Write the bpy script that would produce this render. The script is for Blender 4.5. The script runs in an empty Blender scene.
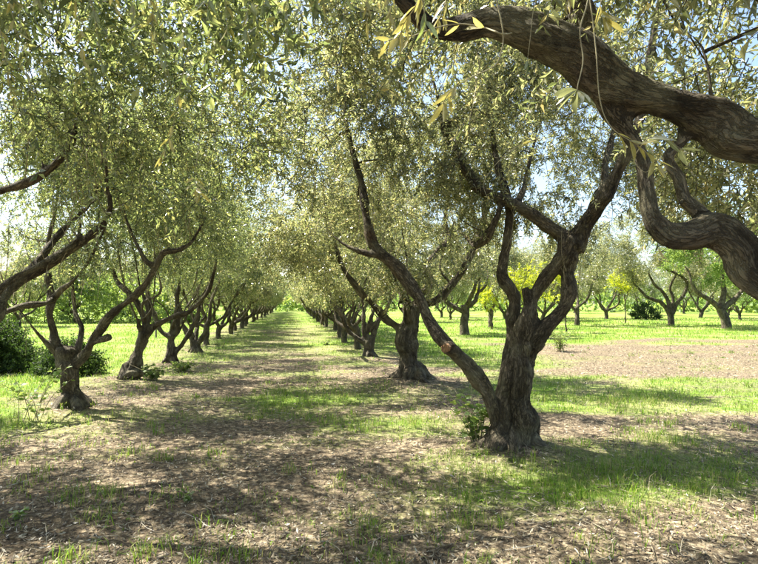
import bpy, math, random
import numpy as np
from mathutils import Vector, Matrix

SC = bpy.context.scene
COL = SC.collection
R = math.radians
random.seed(7)
RNG = np.random.default_rng(7)

# ------------------------------------------------------------------ camera, sky, sun, exposure
CAM_H = 1.6
FPX = 560.0
PITCH = math.atan(21 / FPX)
cam_data = bpy.data.cameras.new('camera')
cam_data.sensor_width = 36
cam_data.lens = 36 * FPX / 758
cam_data.clip_start = 0.05
cam_data.clip_end = 3000
cam = bpy.data.objects.new('camera', cam_data)
cam.location = (0, 0, CAM_H)
cam.rotation_euler = (R(90) + PITCH, 0, 0)
COL.objects.link(cam)
SC.camera = cam

SUN_EL = R(57)
SUN_AZ = R(-62)          # from the view direction (+Y), negative = from the left
world = bpy.data.worlds.new('World')
SC.world = world
world.use_nodes = True
wn = world.node_tree
bg = wn.nodes['Background']
sky = wn.nodes.new('ShaderNodeTexSky')
sky.sky_type = 'NISHITA'
sky.sun_disc = False
sky.sun_elevation = SUN_EL
sky.sun_rotation = SUN_AZ
sky.dust_density = 2.0
wn.links.new(sky.outputs[0], bg.inputs[0])
bg.inputs[1].default_value = 0.08
sd = bpy.data.lights.new('sun', 'SUN')
sd.energy = 5.0
sd.angle = R(0.53)
sd.color = (1.0, 0.95, 0.86)
sun = bpy.data.objects.new('sun', sd)
sdir = Vector((math.sin(SUN_AZ) * math.cos(SUN_EL), math.cos(SUN_AZ) * math.cos(SUN_EL), math.sin(SUN_EL)))
sun.rotation_euler = sdir.to_track_quat('Z', 'Y').to_euler()
sun.location = sdir * 50
COL.objects.link(sun)
SC.view_settings.view_transform = 'Standard'
SC.view_settings.look = 'None'
SC.view_settings.gamma = 1
SC.view_settings.exposure = 2.15
SC.cycles.max_bounces = 8
SC.cycles.transmission_bounces = 6
SC.cycles.diffuse_bounces = 5

# ------------------------------------------------------------------ helpers
def ray(px, py):
    xc = (px - 379) / FPX; zc = (282 - py) / FPX
    c, s = math.cos(PITCH), math.sin(PITCH)
    return np.array([xc, c - zc * s, s + zc * c])

def P(px, py, Y):
    d = ray(px, py)
    return np.array([0, 0, CAM_H]) + d * (Y / d[1])

def G(px, py):
    d = ray(px, py)
    t = -CAM_H / d[2]
    return d * t + np.array([0, 0, CAM_H])

def project(p):
    """world points (N,3) to photo pixels"""
    p = np.atleast_2d(p) - np.array([0, 0, CAM_H])
    c, s = math.cos(PITCH), math.sin(PITCH)
    f = p[:, 1] * c + p[:, 2] * s
    u = -p[:, 1] * s + p[:, 2] * c
    f2 = np.where(f > 0.05, f, 0.05)
    return np.stack([379 + FPX * p[:, 0] / f2, 282 - FPX * u / f2, f], 1)

def _h(ix, iy, iz, seed):
    h = (ix.astype(np.uint32) * np.uint32(374761393) + iy.astype(np.uint32) * np.uint32(668265263)
         + iz.astype(np.uint32) * np.uint32(2147483647 - 101) + np.uint32(seed * 7919 + 13))
    h = (h ^ (h >> np.uint32(13))) * np.uint32(1274126177)
    h = h ^ (h >> np.uint32(16))
    return (h & np.uint32(0xffff)).astype(np.float64) / 65535.0

def vnoise(p, seed=0):
    p = np.asarray(p, float)
    i = np.floor(p).astype(np.int64); f = p - i
    u = f * f * (3 - 2 * f)
    i = i.astype(np.int64) & 0xffffffff
    r = 0
    for dx in (0, 1):
        for dy in (0, 1):
            for dz in (0, 1):
                w = (u[:, 0] if dx else 1 - u[:, 0]) * (u[:, 1] if dy else 1 - u[:, 1]) * (u[:, 2] if dz else 1 - u[:, 2])
                r = r + w * _h((i[:, 0] + dx) & 0xffffffff, (i[:, 1] + dy) & 0xffffffff, (i[:, 2] + dz) & 0xffffffff, seed)
    return r * 2 - 1

def fbm(p, seed=0, octv=3):
    p = np.asarray(p, float); r = 0; a = 1
    for k in range(octv):
        r = r + a * vnoise(p * 2 ** k, seed + k); a *= 0.5
    return r / 1.75

def noise2(x, y, s, seed, octv=3):
    x = np.atleast_1d(x).astype(float); y = np.atleast_1d(y).astype(float)
    return fbm(np.stack([x.ravel() * s, y.ravel() * s, np.full(x.size, 3.7 + seed)], 1), seed, octv).reshape(x.shape)

def link(o, parent=None):
    COL.objects.link(o)
    if parent is not None: o.parent = parent
    return o

def tag(o, label=None, cat=None, group=None, kind=None):
    if label: o['label'] = label
    if cat: o['category'] = cat
    if group: o['group'] = group
    if kind: o['kind'] = kind
    return o

def empty(name, loc, rz=0, s=1):
    o = bpy.data.objects.new(name, None)
    o.empty_display_size = 0.3
    o.location = [float(v) for v in loc]; o.rotation_euler = (0, 0, rz); o.scale = (s, s, s)
    return link(o)

def mesh_np(name, V, F, mats, midx=None, smooth=False, attrs=None):
    """V (n,3); F list of int arrays, each (m,3) or (m,4)"""
    me = bpy.data.meshes.new(name)
    V = np.asarray(V, np.float32)
    me.vertices.add(len(V)); me.vertices.foreach_set('co', V.ravel())
    loops = np.concatenate([f.ravel() for f in F]).astype(np.int32)
    tot = np.concatenate([np.full(len(f), f.shape[1]) for f in F]).astype(np.int32)
    st = np.concatenate([[0], np.cumsum(tot)[:-1]]).astype(np.int32)
    me.loops.add(len(loops)); me.loops.foreach_set('vertex_index', loops)
    me.polygons.add(len(tot)); me.polygons.foreach_set('loop_start', st)
    try: me.polygons.foreach_set('loop_total', tot)
    except Exception: pass
    if midx is not None: me.polygons.foreach_set('material_index', np.asarray(midx, np.int32))
    me.polygons.foreach_set('use_smooth', np.full(len(tot), bool(smooth)))
    for m in (mats if isinstance(mats, (list, tuple)) else [mats]): me.materials.append(m)
    if attrs:
        for k, (tp, dat) in attrs.items():
            a = me.attributes.new(k, tp, 'POINT')
            a.data.foreach_set('vector' if tp == 'FLOAT_VECTOR' else 'value', np.asarray(dat, np.float32).ravel())
    me.update(calc_edges=True)
    return me

def catmull(pts, n=6):
    pts = np.asarray(pts, float)
    if len(pts) < 2: return pts
    a = np.vstack([2 * pts[0] - pts[1], pts, 2 * pts[-1] - pts[-2]])
    out = []
    for i in range(1, len(a) - 2):
        p0, p1, p2, p3 = a[i - 1], a[i], a[i + 1], a[i + 2]
        for t in np.linspace(0, 1, n, endpoint=False):
            out.append(0.5 * ((2 * p1) + (-p0 + p2) * t + (2 * p0 - 5 * p1 + 4 * p2 - p3) * t * t + (-p0 + 3 * p1 - 3 * p2 + p3) * t ** 3))
    out.append(a[-2])
    return np.array(out)

def tube(path, sides=10, cap=True, wob=0.0, seed=0):
    """path (n,4) xyz radius -> V, F"""
    path = np.asarray(path, float)
    n = len(path)
    c = path[:, :3]; r = path[:, 3]
    t = np.gradient(c, axis=0); t /= np.linalg.norm(t, axis=1)[:, None] + 1e-9
    ref = np.array([0.31, 0.17, 0.93]) if abs(t[0, 2]) < 0.8 else np.array([1.0, 0.2, 0.1])
    u = np.cross(t[0], ref); u /= np.linalg.norm(u)
    V = []
    ang = np.linspace(0, 2 * math.pi, sides, endpoint=False)
    for i in range(n):
        u = u - t[i] * np.dot(u, t[i]); u /= np.linalg.norm(u) + 1e-9
        w = np.cross(t[i], u)
        V.append(c[i] + r[i] * (np.cos(ang)[:, None] * u + np.sin(ang)[:, None] * w))
    V = np.concatenate(V)
    i = np.arange(n - 1)[:, None] * sides; j = np.arange(sides)[None]
    a = i + j; b = i + (j + 1) % sides
    F4 = np.stack([a, b, b + sides, a + sides], -1).reshape(-1, 4)
    F3 = np.zeros((0, 3), int)
    if cap:
        V = np.vstack([V, c[0], c[-1]])
        k = np.arange(sides); k2 = (k + 1) % sides
        F3 = np.vstack([np.stack([k2, k, np.full(sides, n * sides)], 1),
                        np.stack([k + (n - 1) * sides, k2 + (n - 1) * sides, np.full(sides, n * sides + 1)], 1)])
    return V, F4, F3

def join(parts):
    """list of (V,F4,F3)"""
    V = []; A = []; B = []; o = 0
    for v, f4, f3 in parts:
        V.append(v); A.append(f4 + o); B.append(f3 + o); o += len(v)
    return np.concatenate(V), np.concatenate(A), np.concatenate(B)

# ------------------------------------------------------------------ materials
def new_mat(name):
    m = bpy.data.materials.new(name); m.use_nodes = True
    nt = m.node_tree; nt.nodes.clear()
    out = nt.nodes.new('ShaderNodeOutputMaterial')
    return m, nt, out

def N(nt, typ, **kw):
    n = nt.nodes.new(typ)
    for k, v in kw.items():
        if k.startswith('i_'):
            n.inputs[k[2:].replace('_', ' ')].default_value = v
        else: setattr(n, k, v)
    return n

def ramp(nt, stops, src=None):
    n = nt.nodes.new('ShaderNodeValToRGB')
    e = n.color_ramp.elements
    while len(e) < len(stops): e.new(0.5)
    for k, (p, c) in enumerate(stops):
        e[k].position = p; e[k].color = (*c, 1)
    if src is not None: nt.links.new(src, n.inputs[0])
    return n

def leaf_mat(name, top, under, trans, ft=0.35, rough=0.42, spec=0.5, var=1.0):
    """top / under: ramps by a random number per leaf"""
    m, nt, out = new_mat(name); L = nt.links.new
    geo = N(nt, 'ShaderNodeNewGeometry')
    rt = ramp(nt, top, geo.outputs['Random Per Island'])
    ru = ramp(nt, under, geo.outputs['Random Per Island'])
    mx = N(nt, 'ShaderNodeMix', data_type='RGBA')
    L(geo.outputs['Backfacing'], mx.inputs[0]); L(rt.outputs[0], mx.inputs[6]); L(ru.outputs[0], mx.inputs[7])
    tc = N(nt, 'ShaderNodeTexCoord')
    nz = N(nt, 'ShaderNodeTexNoise', i_Scale=0.9, i_Detail=2.0); L(tc.outputs['Object'], nz.inputs['Vector'])
    br = N(nt, 'ShaderNodeMapRange'); L(nz.outputs[0], br.inputs[0])
    br.inputs[1].default_value = 0.3; br.inputs[2].default_value = 0.7
    br.inputs[3].default_value = 0.75; br.inputs[4].default_value = 1.25
    hs = N(nt, 'ShaderNodeHueSaturation'); L(mx.outputs[2], hs.inputs['Color']); L(br.outputs[0], hs.inputs['Value'])
    p = N(nt, 'ShaderNodeBsdfPrincipled'); L(hs.outputs[0], p.inputs['Base Color'])
    p.inputs['Roughness'].default_value = rough
    p.inputs['Specular IOR Level'].default_value = spec
    tr = N(nt, 'ShaderNodeBsdfTranslucent')
    rr = ramp(nt, trans, geo.outputs['Random Per Island']); L(rr.outputs[0], tr.inputs[0])
    ms = N(nt, 'ShaderNodeMixShader'); ms.inputs[0].default_value = ft
    L(p.outputs[0], ms.inputs[1]); L(tr.outputs[0], ms.inputs[2]); L(ms.outputs[0], out.inputs[0])
    return m

M = {}
M['olive'] = leaf_mat('olive_leaf_warm',
    [(0, (0.04, 0.055, 0.03)), (0.5, (0.09, 0.105, 0.055)), (0.9, (0.16, 0.165, 0.09)), (0.97, (0.28, 0.23, 0.08))],
    [(0, (0.19, 0.20, 0.14)), (0.6, (0.32, 0.32, 0.22)), (1, (0.45, 0.43, 0.33))],
    [(0, (0.16, 0.20, 0.06)), (0.5, (0.36, 0.39, 0.13)), (0.85, (0.62, 0.61, 0.24)), (1, (0.70, 0.58, 0.22))], ft=0.47, rough=0.27, spec=.8)
M['olive_green'] = leaf_mat('olive_leaf_green_tree',
    [(0, (0.03, 0.05, 0.032)), (0.5, (0.07, 0.095, 0.055)), (0.9, (0.13, 0.155, 0.08)), (0.97, (0.25, 0.23, 0.07))],
    [(0, (0.15, 0.18, 0.13)), (0.6, (0.29, 0.31, 0.23)), (1, (0.42, 0.43, 0.33))],
    [(0, (0.12, 0.17, 0.05)), (0.5, (0.29, 0.35, 0.10)), (0.85, (0.56, 0.61, 0.18)), (1, (0.68, 0.62, 0.18))], ft=0.46, rough=0.25, spec=.9)
M['olive_near'] = leaf_mat('olive_leaf_near',
    [(0, (0.05, 0.085, 0.04)), (0.5, (0.09, 0.12, 0.04)), (0.8, (0.22, 0.21, 0.06)), (1, (0.32, 0.27, 0.08))],
    [(0, (0.22, 0.25, 0.17)), (0.6, (0.33, 0.32, 0.17)), (1, (0.40, 0.34, 0.14))],
    [(0, (0.25, 0.30, 0.06)), (0.6, (0.42, 0.40, 0.08)), (1, (0.55, 0.42, 0.10))], ft=0.42, rough=0.38)
M['broad'] = leaf_mat('broad_leaf',
    [(0, (0.05, 0.11, 0.02)), (1, (0.11, 0.19, 0.035))], [(0, (0.10, 0.17, 0.05)), (1, (0.15, 0.23, 0.07))],
    [(0, (0.20, 0.38, 0.04)), (1, (0.36, 0.50, 0.06))], ft=0.45)
M['fresh'] = leaf_mat('fresh_green_leaf',
    [(0, (0.07, 0.13, 0.03)), (1, (0.14, 0.20, 0.05))], [(0, (0.13, 0.20, 0.07)), (1, (0.18, 0.25, 0.09))],
    [(0, (0.22, 0.36, 0.07)), (1, (0.42, 0.50, 0.09))], ft=0.45, rough=.55, spec=.3)
M['pale'] = leaf_mat('pale_green_leaf',
    [(0, (0.12, 0.18, 0.04)), (1, (0.20, 0.26, 0.07))], [(0, (0.18, 0.24, 0.08)), (1, (0.24, 0.30, 0.11))],
    [(0, (0.30, 0.45, 0.08)), (1, (0.45, 0.55, 0.10))], ft=0.45)
M['yellow'] = leaf_mat('young_yellow_leaf',
    [(0, (0.22, 0.28, 0.02)), (1, (0.34, 0.36, 0.03))], [(0, (0.24, 0.30, 0.04)), (1, (0.36, 0.38, 0.05))],
    [(0, (0.50, 0.60, 0.03)), (1, (0.68, 0.66, 0.03))], ft=0.5)
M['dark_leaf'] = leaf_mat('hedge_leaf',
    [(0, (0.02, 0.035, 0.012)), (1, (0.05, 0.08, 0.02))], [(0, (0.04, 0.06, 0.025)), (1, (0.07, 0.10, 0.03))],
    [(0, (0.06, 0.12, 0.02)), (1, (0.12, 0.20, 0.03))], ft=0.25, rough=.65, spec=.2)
M['grass'] = leaf_mat('grass_blade',
    [(0, (0.045, 0.12, 0.012)), (0.45, (0.09, 0.18, 0.02)), (0.75, (0.19, 0.22, 0.055)), (1, (0.42, 0.37, 0.19))],
    [(0, (0.08, 0.15, 0.02)), (0.55, (0.13, 0.21, 0.03)), (1, (0.32, 0.29, 0.11))],
    [(0, (0.16, 0.32, 0.02)), (0.6, (0.28, 0.43, 0.035)), (1, (0.48, 0.44, 0.15))], ft=0.42, rough=0.5, spec=0.3)

def dry_mat():
    m, nt, out = new_mat('dry_litter'); L = nt.links.new
    geo = N(nt, 'ShaderNodeNewGeometry')
    r = ramp(nt, [(0, (0.045, 0.034, 0.025)), (0.35, (0.10, 0.08, 0.054)), (0.65, (0.21, 0.178, 0.118)), (0.88, (0.38, 0.34, 0.235)), (1, (0.52, 0.48, 0.39))], geo.outputs['Random Per Island'])
    p = N(nt, 'ShaderNodeBsdfPrincipled'); L(r.outputs[0], p.inputs['Base Color']); p.inputs['Roughness'].default_value = 0.75
    p.inputs['Specular IOR Level'].default_value = 0.25
    L(p.outputs[0], out.inputs[0]); return m
M['dry'] = dry_mat()

def bark_mat(name, use_attr, dark=1.0):
    m, nt, out = new_mat(name); L = nt.links.new
    if use_attr:
        a = N(nt, 'ShaderNodeAttribute', attribute_name='grain'); vec = a.outputs['Vector']
    else:
        a = N(nt, 'ShaderNodeTexCoord')
        mp = N(nt, 'ShaderNodeMapping'); mp.inputs['Scale'].default_value = (1, 1, 0.35); L(a.outputs['Object'], mp.inputs[0]); vec = mp.outputs[0]
    n1 = N(nt, 'ShaderNodeTexNoise', i_Scale=9.0, i_Detail=8.0, i_Roughness=0.65); L(vec, n1.inputs['Vector'])
    n2 = N(nt, 'ShaderNodeTexNoise', i_Scale=38.0, i_Detail=5.0, i_Roughness=0.7); L(vec, n2.inputs['Vector'])
    n0 = N(nt, 'ShaderNodeTexNoise', i_Scale=22.0, i_Detail=4.0, i_Roughness=0.7); L(vec, n0.inputs['Vector'])
    dm = N(nt, 'ShaderNodeVectorMath', operation='MULTIPLY_ADD'); L(n0.outputs['Color'], dm.inputs[0]); dm.inputs[1].default_value = (.10, .10, .08); L(vec, dm.inputs[2])
    vo = N(nt, 'ShaderNodeTexVoronoi', feature='DISTANCE_TO_EDGE', i_Scale=38.0); L(dm.outputs[0], vo.inputs['Vector'])
    n5 = N(nt, 'ShaderNodeTexNoise', i_Scale=5.0, i_Detail=3.0); L(vec, n5.inputs['Vector'])
    crk = ramp(nt, [(0.0, (0.10, 0.10, 0.10)), (0.17, (1, 1, 1))], vo.outputs['Distance'])
    d = dark
    base = ramp(nt, [(0.25, (0.025 * d, 0.021 * d, 0.014 * d)), (0.43, (0.085 * d, 0.068 * d, 0.042 * d)), (0.56, (0.16 * d, 0.132 * d, 0.085 * d)), (0.70, (0.30 * d, 0.26 * d, 0.18 * d))], n1.outputs[0])
    ml = N(nt, 'ShaderNodeMix', data_type='RGBA', blend_type='MULTIPLY'); 
    mf = N(nt, 'ShaderNodeMapRange'); L(n5.outputs[0], mf.inputs[0]); mf.inputs[1].default_value = .4; mf.inputs[2].default_value = .7; mf.inputs[3].default_value = .25; mf.inputs[4].default_value = .95; L(mf.outputs[0], ml.inputs[0])
    L(base.outputs[0], ml.inputs[6]); L(crk.outputs[0], ml.inputs[7])
    # lichen and moss patches
    tc = N(nt, 'ShaderNodeTexCoord')
    n3 = N(nt, 'ShaderNodeTexNoise', i_Scale=3.5, i_Detail=6.0, i_Roughness=0.7); L(tc.outputs['Object'], n3.inputs['Vector'])
    k3 = ramp(nt, [(0.50, (0, 0, 0)), (0.62, (0.75, 0.75, 0.75))], n3.outputs[0])
    m2 = N(nt, 'ShaderNodeMix', data_type='RGBA'); L(k3.outputs[0], m2.inputs[0]); L(ml.outputs[2], m2.inputs[6])
    m2.inputs[7].default_value = (0.22, 0.20, 0.12, 1)
    n4 = N(nt, 'ShaderNodeTexNoise', i_Scale=2.1, i_Detail=5.0); L(tc.outputs['Object'], n4.inputs['Vector'])
    k4 = ramp(nt, [(0.62, (0, 0, 0)), (0.74, (0.4, 0.4, 0.4))], n4.outputs[0])
    m3 = N(nt, 'ShaderNodeMix', data_type='RGBA'); L(k4.outputs[0], m3.inputs[0]); L(m2.outputs[2], m3.inputs[6])
    m3.inputs[7].default_value = (0.26, 0.13, 0.05, 1)
    p = N(nt, 'ShaderNodeBsdfPrincipled'); L(m3.outputs[2], p.inputs['Base Color']); p.inputs['Roughness'].default_value = 0.85
    p.inputs['Specular IOR Level'].default_value = 0.25
    ad = N(nt, 'ShaderNodeMath', operation='MULTIPLY_ADD'); L(crk.outputs[0], ad.inputs[0]); ad.inputs[1].default_value = 0.6
    L(n2.outputs[0], ad.inputs[2])
    bu = N(nt, 'ShaderNodeBump', i_Strength=1.0, i_Distance=0.026); L(ad.outputs[0], bu.inputs['Height'])
    L(bu.outputs[0], p.inputs['Normal']); L(p.outputs[0], out.inputs[0])
    return m
M['bark'] = bark_mat('olive_bark', True)
M['bark_thin'] = bark_mat('olive_branch_bark', False, 0.9)

def flat_mat(name, c1, c2, scale=8, rough=0.8):
    m, nt, out = new_mat(name); L = nt.links.new
    tc = N(nt, 'ShaderNodeTexCoord')
    n = N(nt, 'ShaderNodeTexNoise', i_Scale=float(scale), i_Detail=6.0); L(tc.outputs['Object'], n.inputs['Vector'])
    r = ramp(nt, [(0.35, c1), (0.65, c2)], n.outputs[0])
    p = N(nt, 'ShaderNodeBsdfPrincipled'); L(r.outputs[0], p.inputs['Base Color']); p.inputs['Roughness'].default_value = rough
    bu = N(nt, 'ShaderNodeBump', i_Strength=0.5, i_Distance=0.01); L(n.outputs[0], bu.inputs['Height']); L(bu.outputs[0], p.inputs['Normal'])
    L(p.outputs[0], out.inputs[0]); return m
M['twig'] = flat_mat('green_twig', (0.20, 0.17, 0.09), (0.36, 0.32, 0.18), 20)
def cut_mat():
    m, nt, out = new_mat('cut_wood'); L = nt.links.new
    tc = N(nt, 'ShaderNodeTexCoord'); mp = N(nt, 'ShaderNodeMapping'); mp.inputs['Scale'].default_value = (1, 0, 1.0); mp.inputs['Location'].default_value = (.008, 0, -.005); L(tc.outputs['Object'], mp.inputs[0])
    w = N(nt, 'ShaderNodeTexWave', wave_type='RINGS', rings_direction='SPHERICAL', i_Scale=38.0, i_Distortion=4.0, i_Detail=4.0); L(mp.outputs[0], w.inputs['Vector'])
    n = N(nt, 'ShaderNodeTexNoise', i_Scale=35.0, i_Detail=6.0); L(tc.outputs['Object'], n.inputs['Vector'])
    r = ramp(nt, [(0.3, (0.16, 0.095, 0.05)), (0.55, (0.36, 0.20, 0.09)), (0.75, (0.46, 0.32, 0.18))], n.outputs[0])
    mx = N(nt, 'ShaderNodeMix', data_type='RGBA', blend_type='MULTIPLY'); mx.inputs[0].default_value = .45; L(r.outputs[0], mx.inputs[6]); L(w.outputs[0], mx.inputs[7])
    p = N(nt, 'ShaderNodeBsdfPrincipled'); p.inputs['Roughness'].default_value = .85; L(mx.outputs[2], p.inputs['Base Color'])
    bu = N(nt, 'ShaderNodeBump', i_Strength=0.8, i_Distance=0.006); L(n.outputs[0], bu.inputs['Height']); L(bu.outputs[0], p.inputs['Normal'])
    L(p.outputs[0], out.inputs[0]); return m
M['cut'] = cut_mat()
M['stone'] = flat_mat('field_stone', (0.30, 0.23, 0.16), (0.45, 0.36, 0.27), 25)
M['post'] = flat_mat('weathered_post_wood', (0.16, 0.13, 0.10), (0.28, 0.24, 0.19), 30)
M['clod'] = flat_mat('earth_crumb', (0.09, 0.065, 0.045), (0.30, 0.24, 0.17), 6)
M['soil'] = flat_mat('shaded_bank_earth', (0.03, 0.025, 0.018), (0.08, 0.065, 0.045), 5)

# ------------------------------------------------------------------ layout of the rows
def right_x(y): return 2.36 - 0.152 * y
def left_x(y): return -3.2 - 0.159 * y

ROW_R = [1.0, 6.1, 11.2, 16.3]
y = 19.3
while y < 96: ROW_R.append(y); y += 3.5
ROW_L = [1.4, 4.8, 8.2, 11.6, 15.2, 18.3]
y = 21.7
while y < 96: ROW_L.append(y); y += 3.5

def ground_h(x, y):
    x = np.asarray(x, float); y = np.asarray(y, float)
    s = np.clip(1 - np.hypot(x, y) / 120, 0, 1)
    h = (noise2(x, y, 0.35, 11, 3) * 0.045 + noise2(x, y, 2.6, 12, 3) * 0.032) * s
    for bx, by, a, w in ((1.43, 6.1, .10, .6), (0.66, 11.2, .14, .8), (-4.5, 8.2, .10, .6), (-5.2, 11.6, .12, .7), (-0.35, 16.3, .1, .7)):
        h = h + a * np.exp(-((x - bx) ** 2 + (y - by) ** 2) / (w * w))
    return h

def blob(x, y, cx, cy, rx, ry):
    return np.exp(-(((x - cx) / rx) ** 2 + ((y - cy) / ry) ** 2))

def sstep(a, b, v): 
    t = np.clip((v - a) / (b - a), 0, 1); return t * t * (3 - 2 * t)

def grass_mask(x, y):
    x = np.asarray(x, float); y = np.asarray(y, float)
    rx = 2.36 - 0.152 * y; lx = -3.2 - 0.159 * y
    n1 = noise2(x, y, 0.55, 21, 3); n2 = noise2(x, y, 1.9, 22, 3)
    m = 0.12 + 0.32 * n1
    # aisle gets greener with distance, in stripes across
    ais = sstep(-0.2, 0.8, x - lx) * sstep(-0.2, 0.8, rx - x)
    m = m + ais * (0.08 * sstep(5.5, 8, y) + 0.26 * sstep(10, 20, y) + 0.25 * sstep(28, 60, y)) 
    # feet of the rows
    m = m + 0.32 * np.exp(-((x - lx) / 0.8) ** 2) * sstep(9, 13, y) + 0.4 * np.exp(-((x - rx) / 0.8) ** 2) * sstep(12, 18, y)
    # left field
    m = m + (0.75 + .35 * n1) * sstep(0.5, 1.6, lx - x) * sstep(5.5, 8.5, y)
    # right field
    e = x - rx
    m = m + 0.9 * (.75 + .5 * n2) * sstep(0.4, 1.4, e) * sstep(8.0, 9.4, y + n1 * 1.2) * (1 - sstep(10.6, 13.2, y + 0.12 * e + n1 * 4))
    m = m + 0.85 * sstep(0.4, 1.6, e) * sstep(13, 17, y + n1 * 3) * (1 - sstep(2, 4.5, e - 0.05 * y))
    m = m + 1.0 * sstep(0.6, 2, e) * sstep(20, 30, y + n1 * 9) + .08 * sstep(.6, 2, e) * sstep(12, 13, y)
    m = m + 0.42 * blob(x, y, 2.4, 5.5, 1.3, 0.9) + 0.3 * blob(x, y, 1.4, 4.7, 0.6, 0.6) + 0.4 * blob(x, y, 3.2, 6.6, 0.7, 0.5)
    m = m + 0.45 * blob(x, y, 0.9, 5.6, 0.5, 0.5) + 0.35 * blob(x, y, 0.6, 7.6, 1.1, 0.6)
    m = m + 0.3 * blob(x, y, -1.6, 8.8, 0.8, 1.6) + 0.55 * blob(x, y, -5.1, 7.4, 0.9, 0.8) + 0.3 * blob(x, y, -0.7, 9.8, .8, 1.4)
    m = m + 0.12 * blob(x, y, -1.9, 4.2, .5, .6)
    return np.clip(m + 0.38 * n2, 0, 1)

def make_ground():
    ny, nx = 240, 200
    t = np.linspace(0, 1, ny)
    ys = -14 + 17 * np.linspace(0, 1, 30)
    ys2 = 3 + (np.exp(t[1:] * 5.6) - 1) / (math.exp(5.6) - 1) * 900
    ys = np.concatenate([ys, ys2])
    u = np.linspace(-1, 1, nx)
    prof = np.sinh(u * 4.2) / math.sinh(4.2)
    X = prof[None] * 800 + 0 * ys[:, None]
    Y = ys[:, None] + 0 * X
    Z = ground_h(X, Y)
    V = np.stack([X, Y, Z], -1).reshape(-1, 3)
    H, W = X.shape
    i = np.arange(H - 1)[:, None] * W + np.arange(W - 1)[None]
    F = np.stack([i, i + 1, i + W + 1, i + W], -1).reshape(-1, 4)
    me = mesh_np('ground', V, [F], [ground_mat()], smooth=True, attrs={'grass_cover': ('FLOAT', grass_mask(X, Y).ravel())})
    o = link(bpy.data.objects.new('ground', me)); tag(o, kind='structure')

def ground_mat():
    m, nt, out = new_mat('orchard_ground'); L = nt.links.new
    tc = N(nt, 'ShaderNodeTexCoord'); v = tc.outputs['Object']
    n1 = N(nt, 'ShaderNodeTexNoise', i_Scale=1.1, i_Detail=9.0, i_Roughness=0.72); L(v, n1.inputs['Vector'])
    n2 = N(nt, 'ShaderNodeTexNoise', i_Scale=14.0, i_Detail=8.0, i_Roughness=0.75); L(v, n2.inputs['Vector'])
    vo = N(nt, 'ShaderNodeTexVoronoi', i_Scale=45.0, i_Randomness=1.0); L(v, vo.inputs['Vector'])
    soil = ramp(nt, [(0.34, (0.05, 0.041, 0.028)), (0.47, (0.115, 0.092, 0.062)), (0.57, (0.26, 0.215, 0.14)), (0.68, (0.46, 0.41, 0.28))], n2.outputs[0])
    big = ramp(nt, [(0.3, (0.75, 0.73, 0.72)), (0.7, (1.1, 1.05, 1.0))], n1.outputs[0])
    ml = N(nt, 'ShaderNodeMix', data_type='RGBA', blend_type='MULTIPLY'); ml.inputs[0].default_value = 1
    L(soil.outputs[0], ml.inputs[6]); L(big.outputs[0], ml.inputs[7])
    spk = N(nt, 'ShaderNodeMix', data_type='RGBA', blend_type='OVERLAY'); spk.inputs[0].default_value = 0.45
    bw = N(nt, 'ShaderNodeRGBToBW'); L(vo.outputs['Color'], bw.inputs[0])
    L(ml.outputs[2], spk.inputs[6]); L(bw.outputs[0], spk.inputs[7])
    at = N(nt, 'ShaderNodeAttribute', attribute_name='grass_cover')
    n3 = N(nt, 'ShaderNodeTexNoise', i_Scale=6.0, i_Detail=8.0, i_Roughness=0.8); L(v, n3.inputs['Vector'])
    gr = ramp(nt, [(0.3, (0.055, 0.125, 0.012)), (0.5, (0.125, 0.215, 0.022)), (0.7, (0.27, 0.28, 0.09))], n3.outputs[0])
    n6 = N(nt, 'ShaderNodeTexNoise', i_Scale=.35, i_Detail=6.0, i_Roughness=.7); L(v, n6.inputs['Vector'])
    k6 = ramp(nt, [(.48, (0, 0, 0)), (.66, (.75, .75, .75))], n6.outputs[0])
    g2 = N(nt, 'ShaderNodeMix', data_type='RGBA'); L(k6.outputs[0], g2.inputs[0]); L(gr.outputs[0], g2.inputs[6]); g2.inputs[7].default_value = (.40, .36, .17, 1)
    a1 = N(nt, 'ShaderNodeMath', operation='MULTIPLY_ADD'); L(n3.outputs[0], a1.inputs[0]); a1.inputs[1].default_value = 1.2
    L(at.outputs['Fac'], a1.inputs[2])
    fm = N(nt, 'ShaderNodeMapRange'); L(a1.outputs[0], fm.inputs[0]); fm.inputs[1].default_value = 0.85; fm.inputs[2].default_value = 1.35
    mx = N(nt, 'ShaderNodeMix', data_type='RGBA'); L(fm.outputs[0], mx.inputs[0]); L(spk.outputs[2], mx.inputs[6]); L(g2.outputs[2], mx.inputs[7])
    p = N(nt, 'ShaderNodeBsdfPrincipled'); L(mx.outputs[2], p.inputs['Base Color']); p.inputs['Roughness'].default_value = 0.95
    p.inputs['Specular IOR Level'].default_value = 0.1
    ad = N(nt, 'ShaderNodeMath', operation='ADD'); L(n2.outputs[0], ad.inputs[0]); L(bw.outputs[0], ad.inputs[1])
    bu = N(nt, 'ShaderNodeBump', i_Strength=0.8, i_Distance=0.03); L(ad.outputs[0], bu.inputs['Height']); L(bu.outputs[0], p.inputs['Normal'])
    L(p.outputs[0], out.inputs[0]); return m
make_ground()

# ------------------------------------------------------------------ ground cover (nobody could count it)
def scatter(n, y0, y1, pw=1.0, margin=1.15):
    """points on the ground seen by the photograph and a little beside it, denser near by"""
    u = RNG.random(n)
    if pw == 1.0: y = y0 * (y1 / y0) ** u
    else: y = (y0 ** (1 - pw) + u * (y1 ** (1 - pw) - y0 ** (1 - pw))) ** (1 / (1 - pw))
    x = (RNG.random(n) * 2 - 1) * (y * 0.68 * margin + 0.8)
    return x, y

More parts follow.
